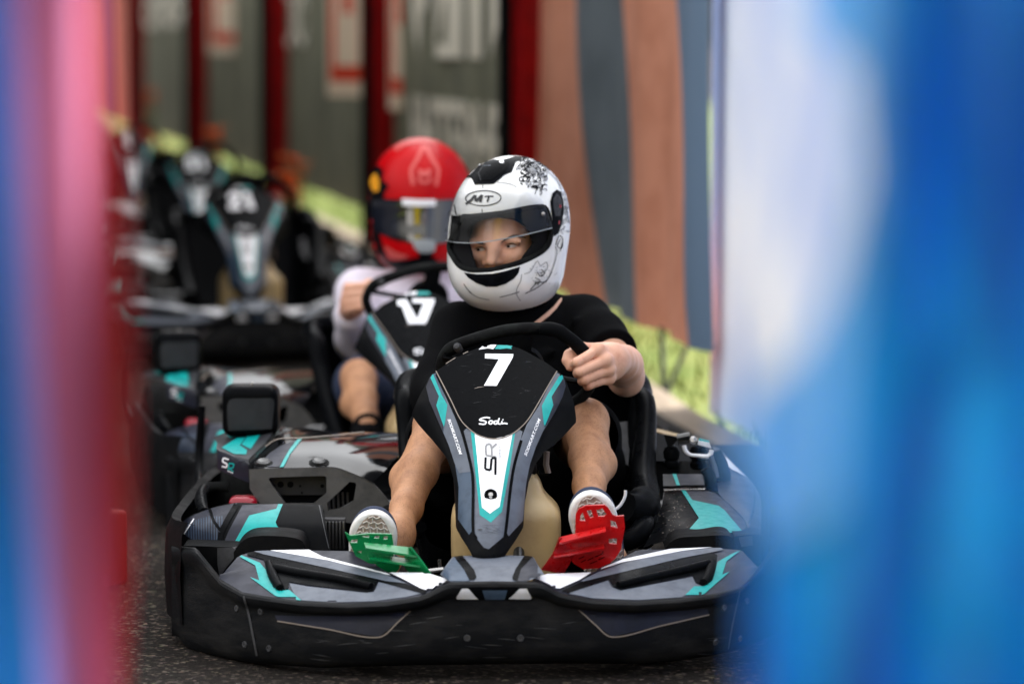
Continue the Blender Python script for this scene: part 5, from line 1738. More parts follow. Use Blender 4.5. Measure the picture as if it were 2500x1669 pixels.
# ---------------- second driver, in kart 17
def second_driver():
    hc = at(*C('c6', (880, 645)), 10.32)
    hr = rot_head(-4, 9, 0)
    s = 1.09
    pk = P()
    nk = hc + Vector((0.0, 0.03, -0.192))
    sR, sL = nk + Vector((0.165, 0.03, -0.05)), nk + Vector((-0.165, 0.03, -0.05))
    e = lambda x, y, Y: at(*C('d6', (x, y)), Y)
    wl_ = e(265, 520, 10.03)
    hd = e(345, 400, 9.93)
    el_ = e(340, 760, 10.22)
    wr_ = Vector((hc.x + 0.20, 10.0, 0.50))
    er_ = Vector((hc.x + 0.27, 10.2, 0.38))
    kn_ = e(345, 1105, 9.85)
    an_ = e(430, 1560, 9.62)
    kr_ = kn_ + Vector((0.36, 0.02, 0.0))
    ar_ = an_ + Vector((0.26, 0, 0))
    hp = Vector((hc.x, 10.42, 0.16))
    Fd = Field((hc.x - 0.42, 9.45, 0.02), (hc.x + 0.42, 10.62, 1.0), 0.0055)
    Fd.cap(hp, hp + Vector((0, 0.02, 0.22)), 0.11, 0.12, 0.04)
    Fd.cap(sR, sL, 0.055, 0.055, 0.05)
    Fd.cap(nk, hc, 0.055, 0.06, 0.03)
    Fd.ell(hc, (0.075, 0.09, 0.105), 0.02)
    limb(Fd, [sR, er_, wr_], [0.05, 0.042, 0.03])
    limb(Fd, [sL, el_, wl_], [0.05, 0.042, 0.030])
    for k_, a_, sg in ((kn_, an_, -1), (kr_, ar_, 1)):
        leg(Fd, hp + Vector((0.1 * sg, 0, 0)), k_, a_, sg)
        limb(Fd, [a_, a_ + Vector((0, 0.04, -0.06)), a_ + Vector((0, -0.13, -0.02))], [0.034, 0.034, 0.03])
    add_field(pk, Fd, M['skinleg'], 2)
    Fh2 = Field(hd - Vector((0.12, 0.1, 0.12)), hd + Vector((0.12, 0.2, 0.12)), 0.003)
    limb(Fh2, [wl_ + Vector((0, 0.04, -0.02)), wl_], [0.03, 0.028], 0.02)
    for i, (x, y) in enumerate([(300, 290), (285, 355), (285, 420), (300, 475)]):
        m1, p1 = e(x - 40, y + 10, 9.955), e(440 - i * 10, y - 12, 9.905)
        t1 = e(440 - i * 10, y, 9.95)
        limb(Fh2, [m1, p1, t1], [0.0125, 0.011, 0.009], 0.003)
        limb(Fh2, [m1, wl_.lerp(m1, 0.3)], [0.0125, 0.02], 0.014)
    limb(Fh2, [wl_.lerp(hd, 0.5) + Vector((0.02, 0.02, 0.02)), e(440, 270, 9.96), e(500, 260, 9.95)], [0.016, 0.013, 0.010], 0.01)
    Fh2.ell(hd.lerp(wl_, 0.4) + Vector((0, 0.01, 0)), (0.03, 0.025, 0.036), 0.02)
    add_field(pk, Fh2, M['skin'], 2)
    # right fist, on the far side of the wheel
    Fh3 = Field(wr_ - Vector((0.1, 0.14, 0.1)), wr_ + Vector((0.1, 0.1, 0.1)), 0.0035)
    for i in range(4):
        z = 0.03 - 0.02 * i
        b = wr_ + Vector((-0.03, -0.07, z))
        limb(Fh3, [wr_, b + Vector((0.045, 0.02, 0)), b + Vector((0, -0.02, 0)), b + Vector((-0.005, 0.015, 0))], [0.022, 0.0125, 0.011, 0.009], 0.006)
    limb(Fh3, [wr_, wr_ + Vector((-0.05, -0.03, 0.04)), wr_ + Vector((-0.065, -0.06, 0.03))], [0.02, 0.013, 0.01], 0.006)
    add_field(pk, Fh3, M['skin'], 2)
    per = pk.make('person', None, 80, origin=(hc.x, 10.42, 0.06))
    tag(per, 'driver in white long sleeves and red full-face helmet with mirrored visor, behind the white-helmeted driver', 'person')
    # clothes
    Fw = Field((hc.x - 0.42, 9.7, 0.05), (hc.x + 0.42, 10.65, 0.75), 0.006)
    limb(Fw, [hp + Vector((0, 0, 0.02)), hp + Vector((0, 0.0, 0.26))], [0.13, 0.145], 0.05)
    limb(Fw, [sR, sL], [0.066, 0.066], 0.05)
    Fw.cap(nk + Vector((0, 0, -0.04)), nk, 0.08, 0.066, 0.04)
    limb(Fw, [sR, er_, er_.lerp(wr_, 0.9)], [0.062, 0.054, 0.042], 0.03)
    limb(Fw, [sL, el_, el_.lerp(wl_, 0.9)], [0.062, 0.056, 0.044], 0.03)
    w = P()
    add_field(w, Fw, M['shirtw'], 2)
    w.make('shirt', per, 80)
    wb = P()
    axv = (wl_ - el_).normalized()
    wb.lathe(el_.lerp(wl_, 0.93), axv, [(0.036, -0.012), (0.038, -0.008), (0.038, 0.014), (0.034, 0.02)], M['band'], 18)
    wb.make('wristband', per)
    Fs2 = Field((hc.x - 0.42, 9.8, 0.05), (hc.x + 0.42, 10.62, 0.5), 0.006)
    for k_, sg in ((kn_, -1), (kr_, 1)):
        h0 = hp + Vector((0.1 * sg, 0, 0))
        limb(Fs2, [h0, h0.lerp(k_, 0.5), h0.lerp(k_, 0.84)], [0.115, 0.095, 0.078], 0.03)
    w2 = P()
    add_field(w2, Fs2, M['navy'], 2)
    w2.make('shorts', per, 80)
    for a_ in (an_, ar_):
        s2 = P()
        F2 = Field(a_ - Vector((0.1, 0.26, 0.16)), a_ + Vector((0.1, 0.14, 0.08)), 0.005)
        limb(F2, [a_ + Vector((0, 0.035, -0.06)), a_ + Vector((0, -0.14, -0.015))], [0.048, 0.044], 0.03)
        limb(F2, [a_ + Vector((0, 0.01, 0.0)), a_ + Vector((0, 0.035, -0.06))], [0.042, 0.045], 0.03)
        add_field(s2, F2, M['cloth'], 2)
        s2.make('shoe', per, 70)
    # helmet, closed mirrored visor
    Fo = helmet_field(hc, hr, 0.004, 0.0, s)
    helmet_trim(Fo, hc, hr, s)
    h = P()
    add_field(h, Fo, M['redlac'], 2)
    hb = h.bvh()
    D = lambda pts: C('c6', pts)
    decal(h, hb, D([(420, 640), (445, 560), (520, 575), (580, 590), (800, 598), (1000, 598), (1180, 590), (1330, 560), (1330, 800), (1290, 900), (1180, 960), (1010, 985), (870, 985), (700, 955), (560, 900), (470, 880), (430, 780)]), M['ink'], 0.002, 9)
    decal(h, hb, D([(430, 480), (450, 400), (500, 300), (530, 310), (560, 350), (545, 420), (610, 480), (570, 530), (560, 590), (440, 580)]), M['ink'], 0.002, 7)
    decal(h, hb, D([(450, 400), (500, 370), (530, 440), (525, 520), (480, 530), (450, 470)]), M['amber'], 0.0035, 6)
    for a, b in (([(905, 130), (850, 250), (800, 340), (815, 470)], 26), ([(920, 130), (980, 250), (1030, 340), (1010, 480)], 26)):
        stroke(h, hb, D(a), 9, M['redpale'], 0.002)
    decal(h, hb, D([(850, 330), (910, 350), (975, 330), (965, 380), (930, 400), (870, 395)]), M['redpale'], 0.003, 5)
    stroke(h, hb, D([(860, 400), (880, 440), (910, 450), (950, 440), (965, 400)]), 7, M['redpale'], 0.003)
    stroke(h, hb, D([(660, 165), (760, 105), (900, 85), (1020, 105)]), 9, M['redpale'], 0.002)
    decal(h, hb, D([(415, 600), (520, 600), (500, 800), (535, 900), (570, 1010), (600, 1110), (650, 1210), (560, 1210), (440, 1000)]), M['ink'], 0.002, 9)
    # chin: black with red and pale cheeks
    decal(h, hb, D([(560, 1130), (540, 1000), (520, 890), (700, 960), (830, 1040), (870, 1110), (860, 1220), (800, 1260), (660, 1200)]), M['ink'], 0.002, 9)
    decal(h, hb, D([(535, 895), (620, 940), (760, 990), (830, 1030), (862, 1090), (760, 1110), (660, 1120), (600, 1110), (565, 1010)]), M['redlac'], 0.0035, 9)
    decal(h, hb, D([(570, 985), (660, 1040), (780, 1085), (700, 1112), (620, 1090)]), M['redpale'], 0.005, 9)
    decal(h, hb, D([(860, 1050), (980, 1040), (1020, 1120), (1000, 1260), (880, 1260)]), M['ink'], 0.002, 9)
    decal(h, hb, D([(975, 1090), (1040, 1020), (1160, 985), (1250, 990), (1190, 1100), (1060, 1115)]), M['redlac'], 0.0035, 9)
    o = h.make('helmet', per, 70)
    Fv = helmet_field(hc, hr, 0.005, 0.006, s)
    vb = P()
    add_field(vb, Fv, M['visorm'], 3)
    v = P()
    vv = vb.bvh()
    decal(v, vv, D([(690, 610), (730, 590), (880, 600), (1060, 600), (1220, 590), (1260, 760), (1200, 940), (1060, 975), (870, 975), (760, 950), (690, 930), (685, 760)]), M['visorm'], 0.0, 9)
    decal(v, vv, D([(460, 600), (560, 595), (690, 608), (684, 760), (690, 930), (600, 915), (500, 880), (455, 760)]), M['visord'], 0.0, 9)
    decal(v, vv, D([(720, 586), (880, 596), (1010, 596), (1010, 650), (880, 655), (722, 645)]), M['white'], 0.001, 8)
    decal(v, vv, D([(805, 955), (850, 938), (970, 945), (1010, 960), (1005, 1040), (960, 1058), (880, 1058), (830, 1020)]), M['ltgrey'], 0.001, 7)
    v.make('visor', o, 80)
    return per
person17 = second_driver()
# ================================================================== the rest of the queue
def ground_z(y):
    t = min(max((y - 10.6) / 3.2, 0), 1)
    return 0.095 * t * t * (3 - 2 * t)

def kart_copy(number, label, front_xy, yaw, skip=()):
    r = copy_tree(kart7, None, ('front_fairing',) + skip)
    fa, h = fairing(number)
    f = fa.make('front_fairing', kart7)
    f.parent = r
    for ch in [x for x in SC.objects if x.parent == fair7]:
        copy_tree(ch, f)
    r['label'] = label
    r.location = (front_xy[0], front_xy[1], ground_z(front_xy[1] + 0.6))
    r.rotation_euler = (0, 0, R(yaw))
    return r

def kart_for_number(number, label, px, py, Y, yaw, skip=('accelerator_pedal', 'brake_pedal', 'pedal_linkage', 'brake_hose')):
    """root placed so that the number plate (0.55 m behind the nose) stands at that point on the track"""
    X = (px - 1250) * S(Y)
    a = R(yaw)
    lx, ly = 0.015, 0.53
    return kart_copy(number, label, (X - (lx * math.cos(a) - ly * math.sin(a)), Y - (lx * math.sin(a) + ly * math.cos(a))), yaw, skip)
k17 = kart_for_number(N17, 'rental kart number 17 carrying the driver in the red helmet', 1034, 766, 9.55, 9, ())
k17.location.z = -0.018
k21 = kart_for_number(N21, 'empty rental kart number 21, parked next behind kart 17', 601, 474, 13.5, 9)
k51 = kart_for_number(N5, 'empty rental kart half hidden directly behind kart number 21', 488, 394, 17.6, 9)
k9 = kart_for_number(N9, 'farthest rental kart, a small dark shape beside the red cloth edge', 318, 335, 21.5, 10)
for ch in [x for x in SC.objects if x.parent == k17 and x.name.startswith('steering_wheel')]:
    ch.location.z += 0.03

# ================================================================== ground, grass, kerb
def fence_x(Y):
    ys = [0, 11.0, 14.4, 18.8, 24.0, 30.0, 37.0, 60.0]
    xs = [2.24, 2.24 - 0.1515 * 11.0, 2.24 - 0.1515 * 14.4, (945 - 1250) * S(18.8), (692 - 1250) * S(24.0), (500 - 1250) * S(30.0), (351 - 1250) * S(37.0), (150 - 1250) * S(60.0)]
    return float(np.interp(Y, ys, xs))

def ground_mat():
    m = bpy.data.materials.new('asphalt')
    m.use_nodes = True
    n, l = m.node_tree.nodes, m.node_tree.links
    b = n['Principled BSDF']
    b.inputs['Roughness'].default_value = 0.95
    b.inputs['Specular IOR Level'].default_value = 0.08
    tc = n.new('ShaderNodeTexCoord')
    v = n.new('ShaderNodeTexVoronoi')
    v.inputs['Scale'].default_value = 120
    l.new(tc.outputs['Object'], v.inputs['Vector'])
    nz = n.new('ShaderNodeTexNoise')
    nz.inputs['Scale'].default_value = 60
    nz.inputs['Detail'].default_value = 8
    l.new(tc.outputs['Object'], nz.inputs['Vector'])
    n2 = n.new('ShaderNodeTexNoise')
    n2.inputs['Scale'].default_value = 1.3
    n2.inputs['Detail'].default_value = 6
    l.new(tc.outputs['Object'], n2.inputs['Vector'])
    sep = n.new('ShaderNodeSeparateColor')
    l.new(v.outputs['Color'], sep.inputs[0])
    r = n.new('ShaderNodeValToRGB')
    e = r.color_ramp.elements
    e[0].position, e[0].color = 0.0, (0.010, 0.009, 0.009, 1)
    e[1].position, e[1].color = 0.75, (0.014, 0.0112, 0.0095, 1)
    x = r.color_ramp.elements.new(0.90)
    x.color = (0.12, 0.096, 0.078, 1)
    x = r.color_ramp.elements.new(1.0)
    x.color = (0.34, 0.27, 0.21, 1)
    l.new(sep.outputs[0], r.inputs[0])
    mx = n.new('ShaderNodeMix')
    mx.data_type = 'RGBA'
    mx.blend_type = 'MULTIPLY'
    mx.inputs['Factor'].default_value = 0.6
    l.new(r.outputs[0], mx.inputs['A'])
    l.new(nz.outputs['Color'], mx.inputs['B'])
    m2 = n.new('ShaderNodeMix')
    m2.data_type = 'RGBA'
    l.new(n2.outputs['Fac'], m2.inputs['Factor'])
    l.new(mx.outputs['Result'], m2.inputs['A'])
    m2.inputs['B'].default_value = (0.015, 0.0122, 0.010, 1)
    l.new(m2.outputs['Result'], b.inputs['Base Color'])
    bp = n.new('ShaderNodeBump')
    bp.inputs['Strength'].default_value = 0.9
    bp.inputs['Distance'].default_value = 0.004
    l.new(v.outputs['Distance'], bp.inputs['Height'])
    l.new(bp.outputs[0], b.inputs['Normal'])
    return m
gd = P()
gd.grid([[Vector((x, y, ground_z(y))) for x in (-400, -40, 0, 40, 400)] for y in [-60, 0, 10] + list(np.linspace(10.6, 13.8, 17)) + [16, 40, 120, 700]], ground_mat())
tag(gd.make('ground'), kind='structure')

grass_m = mat('grass_turf', lin(78, 94, 42), 0.9, col2=lin(106, 112, 62), scale=5, lo=0.35, hi=0.7, spec=0.1, bump=0.8, bscale=60)
blade_m = mat('grass_blade', lin(84, 102, 44), 0.8, col2=lin(112, 118, 66), scale=3, lo=0.35, hi=0.65, spec=0.1)
YS = list(np.linspace(3, 36, 34)) + [45, 60]
gs = P()
gs.grid([[Vector((fence_x(y) - 0.02, y, ground_z(y) + 0.07)), Vector((fence_x(y) + 1.0, y, ground_z(y) + 0.09)), Vector((fence_x(y) + 4, y, ground_z(y) + 0.10)), Vector((fence_x(y) + 60, y, 0.22))] for y in YS], grass_m)
tag(gs.make('lawn'), kind='structure')
bl = P()
vs, fs = [], []
for q in range(16000):
    y = 9.5 + 22 * random.random() ** 1.4
    x = fence_x(y) + 0.02 + random.random() * 3.2
    hgt, a = random.uniform(0.02, 0.075), random.uniform(0, 6.28)
    w = 0.006
    o = len(vs)
    vs += [Vector((x - w * math.cos(a), y - w * math.sin(a), 0.07 + ground_z(y))), Vector((x + w * math.cos(a), y + w * math.sin(a), 0.07 + ground_z(y))),
           Vector((x + hgt * 0.6 * math.cos(a * 3), y + hgt * 0.6 * math.sin(a * 3), 0.08 + hgt + ground_z(y)))]
    fs.append((o, o + 1, o + 2))
bl.add(vs, fs, blade_m)
tag(bl.make('grass'), kind='stuff')

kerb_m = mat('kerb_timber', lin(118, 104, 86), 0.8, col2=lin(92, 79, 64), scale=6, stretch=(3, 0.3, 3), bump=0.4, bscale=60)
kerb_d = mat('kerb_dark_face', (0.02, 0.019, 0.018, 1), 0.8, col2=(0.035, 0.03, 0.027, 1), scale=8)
kb_ = P()
rows = []
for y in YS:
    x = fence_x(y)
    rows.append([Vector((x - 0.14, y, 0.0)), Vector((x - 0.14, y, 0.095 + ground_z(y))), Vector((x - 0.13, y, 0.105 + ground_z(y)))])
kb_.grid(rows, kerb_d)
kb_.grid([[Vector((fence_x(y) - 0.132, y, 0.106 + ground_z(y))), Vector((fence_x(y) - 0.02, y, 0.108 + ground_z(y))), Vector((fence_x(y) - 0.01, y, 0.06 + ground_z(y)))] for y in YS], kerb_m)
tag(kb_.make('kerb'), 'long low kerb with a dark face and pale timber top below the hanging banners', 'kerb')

# ================================================================== fence posts and banners
post_m = mat('red_post', lin(142, 8, 12), 0.5, spec=0.2, col2=lin(118, 6, 9), scale=12, rvar=0.1)
POSTS = [14.4, 18.8, 24.0, 30.0, 37.0]
PL = ['red square post to the upper left of the white helmet, between striped and olive banners', 'red square post right behind the red helmet', 'dark red post second to the left of the red helmet',
      'dark red post above the steering wheel of kart 21', 'farthest dark red post near the red cloth edge']
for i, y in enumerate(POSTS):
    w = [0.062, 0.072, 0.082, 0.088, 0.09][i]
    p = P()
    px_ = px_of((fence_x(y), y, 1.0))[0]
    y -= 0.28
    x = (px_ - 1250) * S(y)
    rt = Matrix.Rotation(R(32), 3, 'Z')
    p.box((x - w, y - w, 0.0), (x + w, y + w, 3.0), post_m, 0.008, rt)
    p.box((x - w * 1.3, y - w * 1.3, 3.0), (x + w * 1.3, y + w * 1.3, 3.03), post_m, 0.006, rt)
    p.box((x - w * 1.7, y - w * 0.5, 0.0), (x - w * 1.0, y + w * 0.7, 2.98), M['black'], 0.008, Matrix.Rotation(R(8), 3, 'Z'))  # black box stands in for the shaded left side of the post
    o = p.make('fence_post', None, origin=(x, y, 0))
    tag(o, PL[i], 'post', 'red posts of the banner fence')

def banner(name, y0, y1, z0, z1, stripes, label, off=0.0, n=60, wave=0.02, texts=(), sag=None, cat='banner', group='banners on the fence', thick=0.003, dirx=None):
    """stripes: list of (u0bottom, u0top, mat); u runs from y0 to y1"""
    b = P()
    A, B = Vector((fence_x(y0) + off, y0, 0)), Vector((fence_x(y1) + off, y1, 0))
    nrm = Vector((-(B - A).y, (B - A).x, 0)).normalized()
    if nrm.y > 0:
        nrm = -nrm
    def pt(u, v):
        z = z0 + (z1 - z0) * v
        if sag:
            z += sag * (1 - v) * math.sin(math.pi * u) ** 0.5 if u > 0 and u < 1 else 0
        wv = wave * (math.sin(u * 21 + 2.0 * v) * 0.6 + math.sin(u * 47 - v * 3) * 0.25 + math.sin(v * 5 + u * 9) * 0.3)
        return A.lerp(B, u) + nrm * wv + Vector((0, 0, z))
    for k in range(len(stripes) - 1):
        rows = []
        for j in range(21):
            v = j / 20
            a = stripes[k][0] + (stripes[k][1] - stripes[k][0]) * v
            c = stripes[k + 1][0] + (stripes[k + 1][1] - stripes[k + 1][0]) * v
            m_ = max(3, int(n * (c - a)))
            rows.append([pt(a + (c - a) * q / m_, v) for q in range(m_ + 1)])
        m_ = min(len(r) for r in rows)
        rows = [[r[int(round(q * (len(r) - 1) / (m_ - 1)))] for q in range(m_)] for r in rows]
        b.grid(rows, stripes[k][2], thick=-nrm * thick)
    for body, u0, u1, v0, v1, m, bold in texts:
        tv, tf = text_mesh(body, 0.0, bold)
        b.add([pt(u0 + (u1 - u0) * x, v0 + (v1 - v0) * y) + nrm * 0.006 for x, y in tv], tf, m)
    o = b.make(name, None, 60, origin=A + Vector((0, 0, z0)))
    return tag(o, label, cat, group)

def cloth_mat(name, col, trans=0.35, col2=None):
    m = bpy.data.materials.new(name)
    m.use_nodes = True
    n, l = m.node_tree.nodes, m.node_tree.links
    b = n['Principled BSDF']
    b.inputs['Base Color'].default_value = col
    b.inputs['Roughness'].default_value = 0.7
    b.inputs['Specular IOR Level'].default_value = 0.25
    b.inputs['Sheen Weight'].default_value = 0.2
    t = n.new('ShaderNodeBsdfTranslucent')
    t.inputs[0].default_value = col
    mx = n.new('ShaderNodeMixShader')
    mx.inputs[0].default_value = trans
    out = n['Material Output']
    if col2:
        tc = n.new('ShaderNodeTexCoord')
        nz = n.new('ShaderNodeTexNoise')
        nz.inputs['Scale'].default_value = 1.1
        nz.inputs['Detail'].default_value = 1.5
        l.new(tc.outputs['Object'], nz.inputs['Vector'])
        rp = n.new('ShaderNodeMapRange')
        rp.inputs['From Min'].default_value, rp.inputs['From Max'].default_value = 0.36, 0.80
        l.new(nz.outputs['Fac'], rp.inputs['Value'])
        cm = n.new('ShaderNodeMix')
        cm.data_type = 'RGBA'
        cm.inputs['A'].default_value, cm.inputs['B'].default_value = col, col2
        l.new(rp.outputs[0], cm.inputs['Factor'])
        l.new(cm.outputs['Result'], b.inputs['Base Color'])
        l.new(cm.outputs['Result'], t.inputs[0])
    l.new(b.outputs[0], mx.inputs[1])
    l.new(t.outputs[0], mx.inputs[2])
    l.new(mx.outputs[0], out.inputs[0])
    return m
whitep = cloth_mat('white_panel_cloth', lin(244, 245, 250), 0.18, lin(186, 204, 240))
lav = cloth_mat('lavender_panel_cloth', lin(206, 202, 226), 0.12)
olive = mat('olive_banner', lin(132, 132, 110), 0.8, col2=lin(112, 112, 94), scale=3, spec=0.2)
beige_t = mat('banner_letters', lin(248, 240, 220), 0.8, spec=0.2)
terra = mat('terracotta_stripe', lin(228, 158, 130), 0.85, col2=lin(212, 142, 114), scale=4, spec=0.15)
slateb = mat('slate_blue_stripe', lin(116, 126, 134), 0.85, col2=lin(104, 114, 122), scale=4, spec=0.15)
bluec = mat('pale_blue_stripe', lin(108, 130, 154), 0.85, spec=0.15)
salmon = mat('salmon_cloth', lin(190, 110, 92), 0.85, spec=0.15)
purple = mat('purple_cloth', lin(120, 86, 120), 0.85, spec=0.15)
signw = mat('sign_white', lin(238, 216, 190), 0.7, spec=0.2)
signr = mat('sign_red', lin(226, 74, 48), 0.6, spec=0.2)
bluep = mat('blue_panel', lin(30, 120, 190), 0.7, spec=0.2)

def u_of(px, y0, y1):
    """where along a fence bay a photo column falls"""
    lo, hi = 0.0, 1.0
    f = lambda u: px_of((fence_x(y0) * (1 - u) + fence_x(y1) * u, y0 * (1 - u) + y1 * u, 1.0))[0]
    for _ in range(40):
        m = (lo + hi) / 2
        if f(m) > px:
            lo = m
        else:
            hi = m
    return (lo + hi) / 2
Y0, Y1 = 10.98, 14.3
us = [(u_of(b, Y0, Y1), u_of(t, Y0, Y1)) for b, t in ((1738, 1722), (1712, 1630), (1570, 1508), (1466, 1418))]
ex = lambda q: q[0] + (q[1] - q[0]) / 0.44
banner('striped_banner', Y0, Y1, 0.30, 2.7, [(0, 0, bluec), (us[1][0], ex(us[1]), terra), (us[2][0], ex(us[2]), slateb), (us[3][0], ex(us[3]), terra), (1, 1, terra)],
       'tall hanging cloth with terracotta and slate blue stripes behind the white-helmeted driver', wave=0.042, n=90)
Yp = [14.5, 18.7, 18.9, 23.9, 24.1, 29.9, 30.1, 36.9]
def zz(px, py, Y):
    return at(px, py, Y).z
banner('banner', Yp[0], Yp[1], 0.32, 2.75, [(0, 0, olive), (1, 1, olive)], 'olive banner with rows of tall pale letters directly above the red helmet', wave=0.012,
       texts=[('ФИТЬ'[::-1] if False else 'ЬТИФ'[::-1], 0.80, 0.03, 0.315, 0.60, beige_t, 0.07), ('ИНТЕРНЕТ', 0.80, 0.01, 0.12, 0.255, beige_t, 0.05)])
banner('banner', Yp[2], Yp[3], 0.33, 2.75, [(0, 0, olive), (1, 1, olive)], 'olive banner with white framed sign, just left of the red helmet post', wave=0.012,
       texts=[('ОС', 0.99, 0.72, 0.34, 0.48, beige_t, 0.02), ('8', 0.95, 0.80, 0.50, 0.60, beige_t, 0.02)])
banner('banner', Yp[4], Yp[5], 0.34, 2.75, [(0, 0, olive), (1, 1, olive)], 'olive banner with a few pale letters between the two dark red posts', wave=0.012,
       texts=[('З', 0.22, 0.02, 0.36, 0.49, beige_t, 0.02), ('8', 0.25, 0.02, 0.52, 0.61, beige_t, 0.02)])
banner('banner', Yp[6], Yp[7], 0.34, 2.75, [(0, 0, olive), (1, 1, olive)], 'farthest olive banner with one band of pale lettering, left of the posts', wave=0.012,
       texts=[('СПОРТ', 0.95, 0.05, 0.40, 0.52, beige_t, 0.04)])
banner('cloth_screen', 37.2, 58, 0.3, 3.2, [(0, 0, salmon), (0.3, 0.3, purple), (0.5, 0.5, salmon), (1, 1, salmon)], 'salmon and purple striped cloth at the far end of the fence', wave=0.04)
banner('panel', 6.2, 11.25, 0.10, 2.7, [(0, 0, whitep), (0.88, 0.86, whitep), (0.965, 0.955, lav), (1, 1, lav)], 'white and lavender panel standing beside the right end of the striped cloth', off=0.05, wave=0.006, thick=0.002)
banner('panel', 3.6, 6.17, 0.10, 2.7, [(0, 0, bluep), (1, 1, bluep)], 'plain blue panel behind the hanging blue cloth at the right edge', wave=0.004, thick=0.02)

def sign(px0, px1, Y, yb_, label, border=0.09):
    """framed board hung in front of the banners; px0..px1 at depth Y, lower edge at photo row yb_"""
    b = P()
    x0, x1 = (px0 - 1250) * S(Y), (px1 - 1250) * S(Y)
    dy = -(x1 - x0) / 0.15 * 0.16
    zb = zz((px0 + px1) / 2, yb_, Y)
    A, B = Vector((x0, Y - dy * 0.5, zb)), Vector((x1, Y + dy * 0.5, zb))
    A.x *= A.y / Y
    B.x *= B.y / Y
    nrm = Vector((-(B - A).y, (B - A).x, 0)).normalized()
    if nrm.y > 0:
        nrm = -nrm
    H = 1.25
    up = Vector((0, 0, 1))
    def quad(u0, u1, v0, v1, m, o, t):
        b.grid([[A.lerp(B, u) + up * (H * v) + nrm * o for u in (u0, u1)] for v in (v0, v1)], m, thick=-nrm * t)
    quad(0, 1, 0, 1, signw, 0.0, 0.02)
    quad(0.08, 0.92, 0.06, 0.94, signr, 0.004, 0.003)
    quad(0.22, 0.78, 0.12, 0.88, signw, 0.008, 0.003)
    quad(0.42, 0.62, 0.32, 0.78, signr, 0.012, 0.003)
    for u in (0.15, 0.85):
        b.tube([A.lerp(B, u) + up * H, A.lerp(B, u) + up * (H + 0.25)], 0.01, post_m, 6)
    return tag(b.make('sign_board', None, 40, origin=A), label, 'sign', 'red and white boards hung on the fence')
sign(800, 905, 18.6, 236, 'white board with red frame hanging left of the post behind the red helmet')
sign(950, 1012, 18.2, 268, 'narrow red and white board hanging right of the post behind the red helmet')
sign(512, 600, 27.4, 132, 'red and white board hanging between the two far dark posts')

strut_m = mat('dark_strut', (0.02, 0.022, 0.02, 1), 0.6)
for i, (a, b) in enumerate((((1614, 798), (1621, 962)), ((1684, 828), (1626, 962)))):
    s_ = P()
    s_.tube([at(a[0], a[1], 11.75), at(b[0], b[1], 11.70)], 0.008, strut_m, 8)
    pb_ = at(b[0], b[1], 11.7)
    s_.box((pb_.x - 0.02, pb_.y - 0.02, 0.09), (pb_.x + 0.02, pb_.y + 0.02, 0.115), strut_m, 0.004)
    tag(s_.make('support_strut', None, origin=at(b[0], b[1], 11.7)), ['upright thin dark strut in the grass below the striped cloth', 'slanting thin dark strut in the grass below the striped cloth'][i], 'strut', 'struts under the striped cloth')

# orange flowers at the foot of the fence
leaf_m = mat('flower_leaf', lin(96, 120, 40), 0.7)
FL = ['orange flower clump inside the steering wheel gap of kart 21', 'orange flower clump to the upper left of kart 21', 'orange flower clump at the foot of the farthest post', 'orange flower clump beside the right of kart 21 wheel']
for i, (px, py, Y) in enumerate(((700, 452, 16.9), (528, 318, 21.5), (370, 238, 33.0), (722, 405, 18.0))):
    f = P()
    c = at(px, py, Y)
    base = Vector((c.x, c.y, 0.0))
    for q in range(16):
        a, r = random.uniform(0, 6.28), random.uniform(0, 0.06)
        t_ = c + Vector((r * math.cos(a), r * math.sin(a), random.uniform(-0.09, 0.05)))
        f.tube([base + Vector((r * 0.4 * math.cos(a), r * 0.4 * math.sin(a), 0)), base.lerp(t_, 0.6), t_], [0.004, 0.003, 0.002], leaf_m, 5, steps=3)
        for k in range(6):
            b_ = k * 1.047
            d = Vector((math.cos(b_), math.sin(b_), 0.5)).normalized()
            e_ = d.cross(Vector((0, 0, 1))).normalized() * 0.016
            f.add([t_, t_ + d * 0.022 + e_, t_ + d * 0.046, t_ + d * 0.022 - e_], [(0, 1, 2, 3)], M['orange'])
    tag(f.make('flower_clump', None, origin=base), FL[i], 'flowers', 'orange flowers along the fence')

# ================================================================== red barrier block at the left
br = P()
barr_m = mat('red_barrier', lin(150, 30, 20), 0.5, col2=lin(130, 24, 18), scale=14, rvar=0.1, bump=0.2, bscale=200)
rt = Matrix.Rotation(R(38), 3, 'Z')
br.box((-0.32, -0.22, 0.0), (0.32, 0.22, 0.165), barr_m, 0.012)
for sx in (-0.16, 0.16):
    br.box((sx - 0.05, -0.226, 0.03), (sx + 0.05, -0.2195, 0.11), M['black'], 0.003)
br.v = [rt @ v + Vector((-0.840 - 0.39, 8.35, 0.0)) for v in br.v]
tag(br.make('barrier_block', None, origin=(-1.2, 8.35, 0)), 'low red plastic barrier block on the asphalt at the left', 'barrier')

# ================================================================== cloths hanging close to the camera
c_blue = cloth_mat('flag_blue', lin(0, 146, 212))
c_blued = cloth_mat('flag_deep_blue', lin(0, 118, 198))
c_bluel = cloth_mat('flag_light_blue', lin(120, 184, 232))
c_pink = cloth_mat('flag_pink', lin(150, 74, 112), 0.06)
c_lil = cloth_mat('flag_lilac', lin(116, 106, 176), 0.12)
c_red = cloth_mat('flag_red', lin(150, 0, 22), 0.15)

